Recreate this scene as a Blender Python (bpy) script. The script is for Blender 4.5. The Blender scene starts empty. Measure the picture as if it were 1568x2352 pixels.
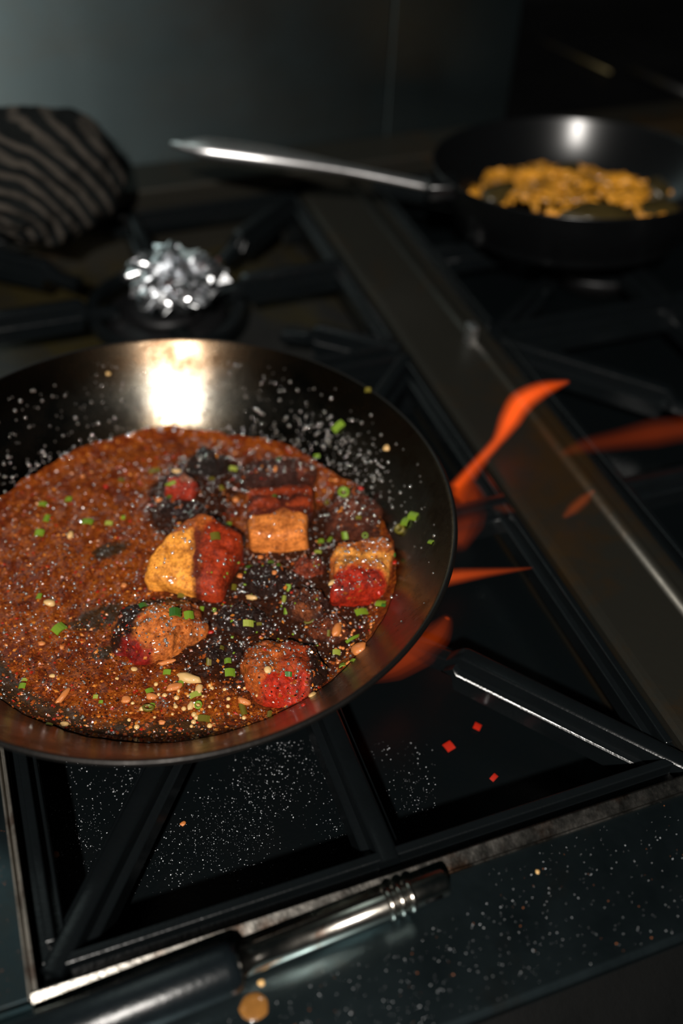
import bpy, bmesh, math, random
from mathutils import Vector, Matrix, noise
from mathutils.bvhtree import BVHTree
random.seed(7)
SC = bpy.context.scene
COL = SC.collection
V = Vector

# ------------------------------------------------------------------ camera
CAM = V((-0.05117, -0.36998, 0.40277))
F_PX, PITCH, ROLL, YAW = 2281.83, 0.769185, 0.051215, 0.382854
_r0 = V((math.cos(YAW), -math.sin(YAW), 0)); _f0 = V((math.sin(YAW), math.cos(YAW), 0)); _up = V((0, 0, 1))
FW = _f0 * math.cos(PITCH) - _up * math.sin(PITCH)
_u = _r0.cross(FW)
RT = _r0 * math.cos(ROLL) + _u * math.sin(ROLL)
UPV = -_r0 * math.sin(ROLL) + _u * math.cos(ROLL)
cd = bpy.data.cameras.new('camera'); cam = bpy.data.objects.new('camera', cd); COL.objects.link(cam)
cam.matrix_world = Matrix(((RT.x, UPV.x, -FW.x, CAM.x), (RT.y, UPV.y, -FW.y, CAM.y), (RT.z, UPV.z, -FW.z, CAM.z), (0, 0, 0, 1)))
cd.sensor_fit = 'VERTICAL'; cd.sensor_height = 36.0; cd.sensor_width = 24.0
cd.lens = F_PX / 2352 * 36; cd.clip_start = 0.01; cd.clip_end = 20
cd.dof.use_dof = True; cd.dof.focus_distance = 0.475; cd.dof.aperture_fstop = 3.0
SC.camera = cam

# ------------------------------------------------------------------ world
w = bpy.data.worlds.new('world'); SC.world = w; w.use_nodes = True
bg = w.node_tree.nodes['Background']; bg.inputs[0].default_value = (0.0008, 0.0026, 0.0032, 1); bg.inputs[1].default_value = 1.0

# ------------------------------------------------------------------ lamp: one small hard lamp behind and left of the viewer
ld = bpy.data.lights.new('work_lamp', 'POINT'); ld.energy = 125; ld.shadow_soft_size = 0.03; ld.color = (1.0, 0.95, 0.88)
lo = bpy.data.objects.new('work_lamp', ld); COL.objects.link(lo); lo.location = (-0.42, -1.05, 1.12)

vs = SC.view_settings
vs.view_transform = 'Standard'; vs.look = 'None'; vs.gamma = 1; vs.exposure = 0.0; vs.use_curve_mapping = False
SC.cycles.use_denoising = True
SC.cycles.max_bounces = 8

# ------------------------------------------------------------------ helpers
def at(px, py, z):
    d = RT * (px - 784) + UPV * (1176 - py) + FW * F_PX
    return CAM + d * ((z - CAM.z) / d.z)
def ray(px, py):
    return (RT * (px - 784) + UPV * (1176 - py) + FW * F_PX).normalized()
def px2m(n, P): return n * (V(P) - CAM).dot(FW) / F_PX

def tag(o, label=None, cat=None, group=None, kind=None):
    if label: o['label'] = label
    if cat: o['category'] = cat
    if group: o['group'] = group
    if kind: o['kind'] = kind
    return o
def empty(name, loc=(0, 0, 0), rz=0, **k):
    o = bpy.data.objects.new(name, None); COL.objects.link(o); o.location = loc; o.rotation_euler = (0, 0, rz)
    o.empty_display_size = 0.01
    return tag(o, **k)
def link(name, me, parent=None, loc=None, **k):
    o = bpy.data.objects.new(name, me); COL.objects.link(o)
    if parent: o.parent = parent
    if loc is not None: o.location = loc
    return tag(o, **k)
def finish(name, bm, mat, parent=None, smooth=True, loc=None, sharp=0, **k):
    bmesh.ops.recalc_face_normals(bm, faces=bm.faces)
    me = bpy.data.meshes.new(name); bm.to_mesh(me); bm.free()
    for p in me.polygons: p.use_smooth = smooth
    if smooth and sharp: me.set_sharp_from_angle(angle=math.radians(sharp))
    if mat:
        for m_ in (mat if isinstance(mat, (list, tuple)) else [mat]): me.materials.append(m_)
    return link(name, me, parent, loc, **k)
def bm_box(bm, lo_, hi, bev=0.0, seg=2, rot=None, org=None):
    lo_, hi = V(lo_), V(hi); c = (lo_ + hi) / 2; s = hi - lo_
    r = bmesh.ops.create_cube(bm, size=1.0); vv = r['verts']
    for v in vv: v.co = V((v.co.x * s.x, v.co.y * s.y, v.co.z * s.z)) + c
    if bev > 0:
        es = list({e for v in vv for e in v.link_edges})
        g = bmesh.ops.bevel(bm, geom=es, offset=bev, segments=seg, affect='EDGES', profile=0.6)
        vv = list({v for f in g['faces'] for v in f.verts} | {v for v in vv if v.is_valid})
    if rot is not None:
        bmesh.ops.rotate(bm, verts=vv, cent=V(org), matrix=rot)
def box(name, lo_, hi, mat, parent=None, bev=0.001, seg=2, **k):
    bm = bmesh.new(); bm_box(bm, lo_, hi, bev, seg); return finish(name, bm, mat, parent, False, **k)
def bm_prism(bm, poly, z0, z1, poly_low=None):
    """top polygon at z1 (may be given 3-D), bottom polygon at z0, optionally wider"""
    lowp = poly_low or poly
    a = [bm.verts.new((p[0], p[1], z0)) for p in lowp]
    b = [bm.verts.new((p[0], p[1], p[2] if len(p) > 2 else z1)) for p in poly]
    n = len(a)
    bm.faces.new(a[::-1]); bm.faces.new(b)
    for i in range(n): bm.faces.new((a[i], a[(i + 1) % n], b[(i + 1) % n], b[i]))
def bm_tube(bm, pts, rad, seg=12, caps=True, squash=1.0):
    pts = [V(p) for p in pts]; rings = []
    prev = None
    for i, p in enumerate(pts):
        t = (pts[min(i + 1, len(pts) - 1)] - pts[max(i - 1, 0)]).normalized()
        a = prev if prev is not None else (V((0, 0, 1)) if abs(t.z) < 0.9 else V((1, 0, 0)))
        n = (a - t * a.dot(t)).normalized(); prev = n; b = t.cross(n)
        r = rad[i] if isinstance(rad, (list, tuple)) else rad
        rings.append([bm.verts.new(p + (n * math.cos(2 * math.pi * j / seg) * squash + b * math.sin(2 * math.pi * j / seg)) * r) for j in range(seg)])
    for i in range(len(rings) - 1):
        for j in range(seg):
            bm.faces.new((rings[i][j], rings[i][(j + 1) % seg], rings[i + 1][(j + 1) % seg], rings[i + 1][j]))
    if caps: bm.faces.new(rings[0][::-1]); bm.faces.new(rings[-1])
def bm_lathe(bm, prof, seg=96, c=(0, 0, 0)):
    c = V(c); rings = []
    for r, z in prof:
        if r < 1e-6: rings.append([bm.verts.new(c + V((0, 0, z)))])
        else: rings.append([bm.verts.new(c + V((r * math.cos(2 * math.pi * j / seg), r * math.sin(2 * math.pi * j / seg), z))) for j in range(seg)])
    for i in range(len(rings) - 1):
        A, B = rings[i], rings[i + 1]
        for j in range(seg):
            k = (j + 1) % seg
            if len(A) == 1 and len(B) == 1: continue
            if len(A) == 1: bm.faces.new((A[0], B[j], B[k]))
            elif len(B) == 1: bm.faces.new((A[j], A[k], B[0]))
            else: bm.faces.new((A[j], A[k], B[k], B[j]))
def smoothstep(a, b, x):
    t = max(0, min(1, (x - a) / (b - a))); return t * t * (3 - 2 * t)

# ------------------------------------------------------------------ materials
class NT:
    def __init__(s, name):
        s.m = bpy.data.materials.new(name); s.m.use_nodes = True; s.t = s.m.node_tree; s.n = s.t.nodes; s.l = s.t.links
        s.b = s.n['Principled BSDF']; s.out = s.n['Material Output']
    def node(s, typ, **kw):
        n = s.n.new(typ)
        for k, v in kw.items():
            if k.startswith('_'): setattr(n, k[1:], v)
            else: n.inputs[k.replace('__', ' ')].default_value = v
        return n
    def noise(s, scale, detail=4, rough=0.6, vec=None, dist=0.0):
        n = s.node('ShaderNodeTexNoise', Scale=scale, Detail=detail, Roughness=rough, Distortion=dist)
        s.l.new(vec or s.obj(), n.inputs['Vector']); return n.outputs['Fac']
    def obj(s):
        if not hasattr(s, '_tc'): s._tc = s.n.new('ShaderNodeTexCoord')
        return s._tc.outputs['Object']
    def ramp(s, fac, stops, interp='LINEAR'):
        r = s.n.new('ShaderNodeValToRGB'); r.color_ramp.interpolation = interp
        e = r.color_ramp.elements
        while len(e) < len(stops): e.new(0.5)
        for i, (p_, c_) in enumerate(stops):
            e[i].position = p_; e[i].color = (*c_, 1) if isinstance(c_, (tuple, list)) else (c_, c_, c_, 1)
        s.l.new(fac, r.inputs[0]); return r.outputs[0]
    def mix(s, fac, a, b, mode='MIX'):
        n = s.n.new('ShaderNodeMix'); n.data_type = 'RGBA'; n.blend_type = mode
        for i, x in ((0, fac), (6, a), (7, b)):
            if hasattr(x, 'links'): s.l.new(x, n.inputs[i])
            elif i == 0: n.inputs[0].default_value = x
            else: n.inputs[i].default_value = (*x, 1) if len(x) == 3 else x
        return n.outputs[2]
    def math(s, op, a, b=0.0):
        n = s.n.new('ShaderNodeMath'); n.operation = op
        for i, x in ((0, a), (1, b)):
            if hasattr(x, 'links'): s.l.new(x, n.inputs[i])
            else: n.inputs[i].default_value = x
        return n.outputs[0]
    def bump(s, h, strength=0.5, dist=0.001):
        n = s.node('ShaderNodeBump', Strength=strength, Distance=dist); s.l.new(h, n.inputs['Height'])
        s.l.new(n.outputs[0], s.b.inputs['Normal'])
    def set(s, **kw):
        for k, v in kw.items():
            i = s.b.inputs[k.replace('__', ' ')]
            if hasattr(v, 'links'): s.l.new(v, i)
            else: i.default_value = (*v, 1) if isinstance(v, tuple) and len(v) == 3 else v
        return s

def m_steel(name, base, rough, spread=0.12, scale=25, bump=0.15, bscale=400, metal=1.0, stain=None, stainpos=(0.55, 0.75)):
    n = NT(name)
    f = n.noise(scale, 5, 0.65)
    col = n.ramp(f, [(0.3, tuple(c * 0.7 for c in base)), (0.7, base)])
    if stain:
        f2 = n.noise(scale * 0.35, 6, 0.7, dist=0.6)
        col = n.mix(n.ramp(f2, [(stainpos[0], 0.0), (stainpos[1], 1.0)]), col, stain)
    n.set(Base__Color=col, Metallic=metal, Roughness=n.ramp(f, [(0.3, rough + spread), (0.7, max(0.05, rough - spread))]))
    n.bump(n.noise(bscale, 3), bump, 0.0004)
    return n.m
M = {}
M['pan_steel'] = None
def pan_steel():
    n = NT('pan_steel')
    f = n.noise(40, 6, 0.7)
    geo = n.n.new('ShaderNodeSeparateXYZ'); n.l.new(n.obj(), geo.inputs[0])
    z = geo.outputs['Z']
    hz = n.math('ADD', z, n.math('MULTIPLY', n.math('SUBTRACT', n.noise(28, 5, 0.7), 0.5), 0.03))
    pat = n.ramp(n.math('MULTIPLY', hz, 20), [(0.55, 0.0), (0.8, 1.0)])          # burnt on brown film near the rim
    col = n.mix(pat, n.ramp(f, [(0.3, (0.13, 0.115, 0.09)), (0.7, (0.30, 0.275, 0.23))]), n.ramp(f, [(0.35, (0.06, 0.034, 0.018)), (0.65, (0.24, 0.17, 0.11))]))
    low = n.ramp(n.math('MULTIPLY', hz, 20), [(0.12, 1.0), (0.42, 0.0)])
    col = n.mix(n.math('MULTIPLY', low, 0.8), col, (0.09, 0.05, 0.017))
    n.set(Base__Color=col, Metallic=1.0, Roughness=n.ramp(f, [(0.3, 0.34), (0.7, 0.17)]), Anisotropic=0.7)
    tg = n.n.new('ShaderNodeTangent'); tg.direction_type = 'RADIAL'; tg.axis = 'Z'; n.l.new(tg.outputs[0], n.b.inputs['Tangent']); n.b.inputs['Anisotropic Rotation'].default_value = 0.25
    n.bump(n.noise(700, 4, 0.7), 0.2, 0.0004)
    return n.m
M['pan_steel'] = pan_steel()
M['pan_out'] = m_steel('pan_blackened_outside', (0.035, 0.032, 0.03), 0.42, 0.1, 60, 0.4, 300, 0.85)
M['wall'] = m_steel('brushed_wall_steel', (0.21, 0.28, 0.295), 0.45, 0.05, 6, 0.05, 60, 1.0, (0.20, 0.17, 0.13), (0.5, 0.8))
_w = M['wall'].node_tree; _b = _w.nodes['Principled BSDF']; _b.inputs['Anisotropic'].default_value = 0.82
_c = _w.nodes.new('ShaderNodeCombineXYZ'); _c.inputs[2].default_value = 1.0; _w.links.new(_c.outputs[0], _b.inputs['Tangent'])
M['ledge'] = m_steel('ledge_steel', (0.095, 0.135, 0.15), 0.34, 0.05, 30, 0.12, 260, 1.0, (0.10, 0.10, 0.09))
M['lip'] = m_steel('lip_steel', (0.32, 0.30, 0.27), 0.26, 0.1, 90, 0.3, 400, 1.0, (0.14, 0.08, 0.05), (0.5, 0.65))
M['side_lip'] = m_steel('side_lip_steel', (0.42, 0.39, 0.34), 0.48, 0.08, 90, 0.3, 400, 1.0, (0.12, 0.07, 0.05), (0.5, 0.65))
M['divider'] = m_steel('greasy_divider_steel', (0.034, 0.032, 0.025), 0.44, 0.08, 18, 0.3, 220, 0.6, (0.05, 0.028, 0.010), (0.52, 0.68))
M['chrome'] = m_steel('chrome', (0.75, 0.70, 0.62), 0.20, 0.06, 80, 0.12, 300, 1.0, (0.30, 0.10, 0.03), (0.66, 0.74))
M['tray_dark'] = m_steel('enamel_tray', (0.0022, 0.0036, 0.0042), 0.30, 0.05, 35, 0.25, 350, 0.0)
M['tray_steel'] = m_steel('greasy_tray_steel', (0.05, 0.05, 0.048), 0.42, 0.1, 14, 0.7, 90, 0.7, (0.07, 0.055, 0.02), (0.5, 0.62))
M['dark_wall'] = m_steel('near_black_steel', (0.004, 0.0045, 0.005), 0.55, 0.1, 10, 0.1, 80, 0.6)  # near-black base colour for the recess walls, rear deck and floor
M['iron'] = m_steel('cast_iron', (0.0045, 0.006, 0.0068), 0.25, 0.04, 60, 0.30, 520, 0.0)
M['black_front'] = m_steel('black_front_enamel', (0.0015, 0.0018, 0.0018), 0.55, 0.1, 20, 0.2, 200, 0.0)
M['black_front'].node_tree.nodes['Principled BSDF'].inputs['Specular IOR Level'].default_value = 0.12
M['burner'] = m_steel('burner_iron', (0.008, 0.008, 0.009), 0.5, 0.1, 60, 0.8, 300, 0.4)
def plain(name, col, rough=0.4, metal=0.0, bscale=0, bstr=0.3, coat=0.0, bdist=0.0004, **kw):
    n = NT(name); n.set(Base__Color=n.ramp(n.noise(kw.get('cs', 200), 3), [(0.3, tuple(c * kw.get('dk', 0.75) for c in col)), (0.7, col)]), Roughness=rough, Metallic=metal, Coat__Weight=coat, Coat__Roughness=0.08)
    if bscale: n.bump(n.noise(bscale, 3), bstr, bdist)
    return n.m
M['sleeve'] = plain('black_rubber_sleeve', (0.006, 0.009, 0.011), 0.27, 0, 600, 0.45)
M['nonstick'] = plain('nonstick_black', (0.004, 0.0045, 0.005), 0.27, 0, 300, 0.05)
M['foil'] = plain('crumpled_foil', (0.93, 0.95, 0.98), 0.24, 1.0, 600, 0.1)
M['handle_steel'] = plain('handle_steel', (0.97, 0.96, 0.97), 0.36, 1.0, 250, 0.15)
M['brown_plastic'] = plain('brown_handle_end', (0.05, 0.02, 0.012), 0.4)
M['salt'] = plain('white_specks', (0.85, 0.88, 0.92), 0.25)
M['crumb_orange'] = plain('brown_crumbs', (0.42, 0.14, 0.05), 0.4)
M['scallion'] = plain('scallion_green', (0.20, 0.33, 0.02), 0.35, 0, 900, 0.3, 0.4, cs=300)
M['scallion_dark'] = plain('scallion_dark_green', (0.04, 0.15, 0.015), 0.3, 0, 900, 0.3, 0.4, cs=300)
M['scallion_pale'] = plain('scallion_pale_green', (0.38, 0.42, 0.06), 0.28, 0, 900, 0.3, 0.4, cs=300)
M['scallion_olive'] = plain('scallion_sauced_green', (0.16, 0.13, 0.012), 0.3, 0, 900, 0.3, 0.4, cs=300)
M['garlic'] = plain('garlic_cream', (0.85, 0.52, 0.20), 0.25, 0, 500, 0.3, 0.5, cs=400)
M['garlic_brown'] = plain('garlic_fried', (0.75, 0.24, 0.06), 0.25, 0, 500, 0.3, 0.5, cs=400)
M['chili'] = plain('red_chili', (0.50, 0.02, 0.008), 0.22, 0, 500, 0.2, 0.5)
M['noodle'] = plain('yellow_noodle', (0.98, 0.42, 0.035), 0.35, 0, 300, 0.2, 0.3, cs=38, dk=0.12)
M['noodle_dark'] = plain('dark_greens', (0.05, 0.035, 0.01), 0.35, 0, 300, 0.2, 0.2)
def oil_mat():
    n = NT('oil_drop'); n.set(Base__Color=(0.80, 0.76, 0.72), Roughness=0.10, Metallic=0.9); return n.m
M['oil'] = oil_mat()
def sauce_mat():
    n = NT('chili_oil_sauce')
    f = n.noise(55, 8, 0.75, dist=0.8)
    f2 = n.noise(520, 6, 0.8)
    big = n.noise(70, 6, 0.7, dist=1.2)
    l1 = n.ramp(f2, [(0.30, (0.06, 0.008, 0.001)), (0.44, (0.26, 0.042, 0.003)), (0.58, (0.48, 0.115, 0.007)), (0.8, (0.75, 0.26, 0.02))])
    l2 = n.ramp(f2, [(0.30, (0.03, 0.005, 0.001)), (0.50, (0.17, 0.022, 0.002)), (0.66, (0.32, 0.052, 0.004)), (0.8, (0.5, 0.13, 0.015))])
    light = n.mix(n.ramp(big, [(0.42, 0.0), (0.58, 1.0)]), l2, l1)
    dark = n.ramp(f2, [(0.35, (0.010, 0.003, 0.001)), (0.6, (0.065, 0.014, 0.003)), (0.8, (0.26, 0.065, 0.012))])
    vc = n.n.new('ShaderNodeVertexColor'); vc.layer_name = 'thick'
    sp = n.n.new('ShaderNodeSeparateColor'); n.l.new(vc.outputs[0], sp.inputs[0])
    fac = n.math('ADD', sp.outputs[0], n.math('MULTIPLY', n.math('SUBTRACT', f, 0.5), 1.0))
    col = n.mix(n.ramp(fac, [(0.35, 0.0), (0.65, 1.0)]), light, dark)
    bare_shade = n.ramp(n.math('ADD', sp.outputs[1], n.math('MULTIPLY', n.math('SUBTRACT', f, 0.5), 1.4)), [(0.5, 0.0), (0.72, 1.0)])  # bare patches and thin edge, plus shade painted at the near left
    col = n.mix(n.math('MULTIPLY', bare_shade, 0.85), col, (0.028, 0.022, 0.009))
    n.set(Base__Color=col, Roughness=0.6, Specular__IOR__Level=0.12, Coat__Weight=0.35, Coat__Roughness=0.05)
    n.bump(n.math('ADD', n.noise(1100, 4, 0.7), n.math('MULTIPLY', n.noise(260, 3), 2.0)), 1.0, 0.0016)
    return n.m
M['sauce'] = sauce_mat()
def pork_mat(name, stops, axis='Y', scale=30.0, off=0.5, glaze=0.45, dist=0.7, glazecol=(0.035, 0.007, 0.003), lo_=0.5):
    """layers of fat and lean across the cube, dark glaze in patches"""
    n = NT(name)
    sx = n.n.new('ShaderNodeSeparateXYZ'); n.l.new(n.obj(), sx.inputs[0])
    f = n.noise(90, 5, 0.65)
    c = n.math('ADD', n.math('MULTIPLY', sx.outputs[axis], scale), off)
    c = n.math('ADD', c, n.math('MULTIPLY', n.math('SUBTRACT', n.noise(60, 3), 0.5), dist))
    col = n.ramp(c, stops)
    fine = n.noise(700, 4, 0.7)
    col = n.mix(0.55, col, n.ramp(fine, [(0.3, (0.45, 0.35, 0.3)), (0.65, (1.15, 1.1, 1.0))]), 'MULTIPLY')
    g = n.ramp(f, [(lo_, 0.0), (lo_ + 0.14, 1.0)])
    col = n.mix(n.math('MULTIPLY', g, glaze), col, glazecol)
    n.set(Base__Color=col, Roughness=0.33, Coat__Weight=0.5, Coat__Roughness=0.14, Subsurface__Weight=0.0)
    n.bump(n.math('ADD', fine, n.math('MULTIPLY', n.noise(220, 4), 2.0)), 0.65, 0.0009)
    return n.m
FAT, FAT2, LEAN, RED, GL = (0.80, 0.33, 0.055), (0.62, 0.17, 0.035), (0.26, 0.045, 0.012), (0.42, 0.022, 0.006), (0.02, 0.006, 0.004)
def flame_mat(name, col, strength):
    n = NT(name); n.n.remove(n.b)
    e = n.node('ShaderNodeEmission', Strength=strength); e.inputs[0].default_value = (*col, 1)
    n.l.new(e.outputs[0], n.out.inputs['Volume']); return n.m
def cloth_mat():
    n = NT('striped_cloth')
    m0 = n.n.new('ShaderNodeVectorMath'); m0.operation = 'ADD'; n.l.new(n.obj(), m0.inputs[0]); m0.inputs[1].default_value = (0.045, 0, 0.035)
    mp = n.n.new('ShaderNodeVectorMath'); mp.operation = 'ADD'; n.l.new(m0.outputs[0], mp.inputs[0])
    nz = n.n.new('ShaderNodeVectorMath'); nz.operation = 'SCALE'; nn = n.n.new('ShaderNodeTexNoise'); nn.inputs['Scale'].default_value = 22
    n.l.new(n.obj(), nn.inputs['Vector']); n.l.new(nn.outputs['Color'], nz.inputs[0]); nz.inputs['Scale'].default_value = 0.012
    n.l.new(nz.outputs[0], mp.inputs[1])
    wv = n.n.new('ShaderNodeTexWave'); wv.wave_type = 'RINGS'; wv.rings_direction = 'Y'; wv.inputs['Scale'].default_value = 30; wv.inputs['Distortion'].default_value = 0.6; wv.inputs['Detail'].default_value = 2
    n.l.new(mp.outputs[0], wv.inputs['Vector'])
    n.set(Base__Color=n.ramp(wv.outputs['Fac'], [(0.5, (0.006, 0.007, 0.007)), (0.85, (0.050, 0.043, 0.036))]), Roughness=0.95, Specular__IOR__Level=0.1)
    n.bump(n.noise(500, 3), 0.8, 0.001)
    return n.m
M['cloth'] = cloth_mat()

# ================================================================== SETTING
STEEL_Y = 0.47
wall = box('wall_back', (-0.9, STEEL_Y, -0.5), (0.311, STEEL_Y + 0.02, 1.2), M['wall'], bev=0.0005, kind='structure')
box('panel', (0.3122, STEEL_Y - 0.0008, -0.5), (0.436, STEEL_Y + 0.02, 1.2), M['wall'], wall, bev=0.0005)
box('wall_right', (0.40, 0.86, -0.5), (1.6, 0.88, 1.2), M['dark_wall'], bev=0, kind='structure')
box('trim_1', (0.426, STEEL_Y + 0.02, -0.5), (0.436, 0.86, 1.2), M['dark_wall'], bev=0.001, kind='structure')
box('floor', (-2, -2, -0.92), (2.5, 2, -0.90), M['dark_wall'], bev=0, kind='structure')

# ================================================================== RANGE
rng = empty('gas_range', (0.1, 0.1, -0.9), label='commercial gas range top of dark greasy steel with burner wells', cat='stove')
inv = V((-0.1, -0.1, 0.9))
def rpart(name, bm, mat, parent=rng, smooth=True, **k):
    bmesh.ops.translate(bm, verts=bm.verts, vec=inv); return finish(name, bm, mat, parent, smooth, **k)
def rbox(name, lo_, hi, mat, bev=0.001, parent=rng, **k):
    bm = bmesh.new(); bm_box(bm, lo_, hi, bev, 3); return rpart(name, bm, mat, parent, smooth=False, **k)
XL, XR, YF, YM, YB = -0.099, 0.208, -0.198, 0.160, 0.415
X2, X3 = 0.274, 0.585
TZ = -0.004
rbox('side_surround', (-0.5, YF, -0.06), (XL - 0.001, 0.42, TZ), M['ledge'])
rbox('front_ledge', (-0.5, -0.262, -0.012), (0.75, YF - 0.0005, TZ), M['ledge'], 0.003)
rbox('centre_divider', (XR, YF + 0.002, -0.05), (X2, YB, TZ + 0.001), M['divider'], 0.006)
bm = bmesh.new()                                                     # brown raised welt along the divider's right half
bm_tube(bm, [(0.258, YF + 0.004, TZ - 0.002), (0.258, YB, TZ - 0.002)], 0.006, 14)
rpart('divider_bead', bm, M['divider'])
rbox('divider_clip', (0.250, 0.150, TZ), (0.256, 0.160, 0.012), M['handle_steel'], 0.001, label='small bright steel tab')
rbox('right_surround', (X3, YF, -0.06), (0.8, 0.42, TZ), M['ledge'])
rbox('back_guard', (-0.5, YB + 0.003, -0.06), (0.8, STEEL_Y - 0.002, 0.012), M['divider'], 0.004)
# folded lips round the front left well
bm = bmesh.new()
bm_box(bm, (XL - 0.0022, YF - 0.002, TZ), (XL - 0.0012, YB, 0.0), 0.0003)
bm_box(bm, (XL + 0.0002, YF, TZ - 0.010), (XL + 0.0014, YB, -0.0005), 0.0004)
bm_box(bm, (XL - 0.0022, YF - 0.002, TZ - 0.006), (XL + 0.0014, YB, TZ + 0.0012), 0.0004)
rpart('side_lip', bm, M['side_lip'])
bm = bmesh.new()
bm_tube(bm, [(XL - 0.001, YF, -0.0012), (0.75, YF, -0.0012)], 0.0011, 8)
sec = [(YF - 0.0002, 0.0), (YF - 0.0058, TZ + 0.0012), (YF - 0.0064, TZ - 0.004), (YF + 0.0005, TZ - 0.006)]
va = [bm.verts.new((XL - 0.001, y_, z_)) for y_, z_ in sec]; vb = [bm.verts.new((0.75, y_, z_)) for y_, z_ in sec]
bm.faces.new(va); bm.faces.new(vb[::-1])
for i in range(4): bm.faces.new((va[i], va[(i + 1) % 4], vb[(i + 1) % 4], vb[i]))
bm_tube(bm, [(XL - 0.001, YF - 0.0062, TZ + 0.0008), (0.75, YF - 0.0062, TZ + 0.0008)], 0.0009, 8)
rpart('front_lip', bm, M['lip'], sharp=30)
# trays below
rbox('spill_tray', (XL, YF + 0.001, -0.052), (XR, YM, -0.046), M['tray_dark'], 0.001)
rbox('spill_tray', (XL, YM, -0.060), (XR, YB + 0.003, -0.050), M['tray_steel'], 0.001, label='lighter greasy steel spill tray')
rbox('spill_tray', (X2, YF + 0.001, -0.052), (X3, YB + 0.003, -0.046), M['tray_dark'], 0.001)
rbox('range_body', (-0.5, -0.25, -0.9), (0.8, 0.465, -0.065), M['black_front'], 0.004)
# sloping front panel under the ledge
bm = bmesh.new()
a = [(-0.5, -0.245, -0.055), (0.8, -0.245, -0.055), (0.8, -0.36, -0.12), (-0.5, -0.36, -0.12), (-0.5, -0.36, -0.3), (0.8, -0.36, -0.3), (0.8, -0.245, -0.3), (-0.5, -0.245, -0.3)]
v_ = [bm.verts.new(p) for p in a]
for f_ in ((0, 1, 2, 3), (3, 2, 5, 4), (4, 5, 6, 7), (7, 6, 1, 0), (0, 3, 4, 7), (1, 6, 5, 2)): bm.faces.new([v_[i] for i in f_])
rpart('control_panel', bm, M['black_front'], smooth=False)
for (kx, ky) in ((1500, 2235), (905, 2420)):
    kc = at(kx, ky, -0.075)
    knob = empty('control_knob', kc - V((0.1, 0.1, -0.9)))
    knob.parent = rng
    bm = bmesh.new(); bm_lathe(bm, [(0, -0.02), (0.020, -0.02), (0.021, 0.004), (0.019, 0.010), (0, 0.011)], 32)
    finish('knob_body', bm, M['black_front'], knob)
    for k in range(14):
        th = 2 * math.pi * k / 14
        bm = bmesh.new(); bm_box(bm, (0.0195, -0.0013, -0.018), (0.023, 0.0013, 0.008), 0.0005)
        bmesh.ops.rotate(bm, verts=bm.verts, cent=(0, 0, 0), matrix=Matrix.Rotation(th, 3, 'Z'))
        finish('knob_rib', bm, M['black_front'], knob)
    knob.rotation_euler = (math.radians(30), 0, 0)
# burner heads
rbox('rear_deck', (0.438, STEEL_Y, -0.06), (1.5, 0.858, -0.012), M['dark_wall'], 0.002)
bm = bmesh.new(); bm_tube(bm, [at(1212, 78, -0.008), at(1402, 167, -0.008)], 0.0022, 10)
rpart('rod', bm, M['tray_steel'], label='thin steel rod lying in the dark recess')
bm = bmesh.new(); bm_tube(bm, [at(1450, 160, -0.006), at(1620, 232, -0.006)], 0.004, 10)
rpart('rod', bm, M['tray_steel'], label='thicker steel rod at the right of the recess')
for (bx, by) in ((0.052, 0.0), (0.060, 0.288), (0.43, -0.01), (0.43, 0.27)):
    bh = empty('burner', V((bx, by, -0.045)) + inv); bh.parent = rng
    bm = bmesh.new(); bm_lathe(bm, [(0, 0), (0.036, 0), (0.040, 0.008), (0.046, 0.014), (0.046, 0.019), (0.040, 0.023), (0, 0.024)], 40)
    finish('burner_ring', bm, M['burner'], bh)
    bm = bmesh.new(); bm_lathe(bm, [(0, 0.024), (0.030, 0.024), (0.032, 0.028), (0.026, 0.031), (0, 0.032)], 40)
    finish('burner_cap', bm, M['burner'], bh)

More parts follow.
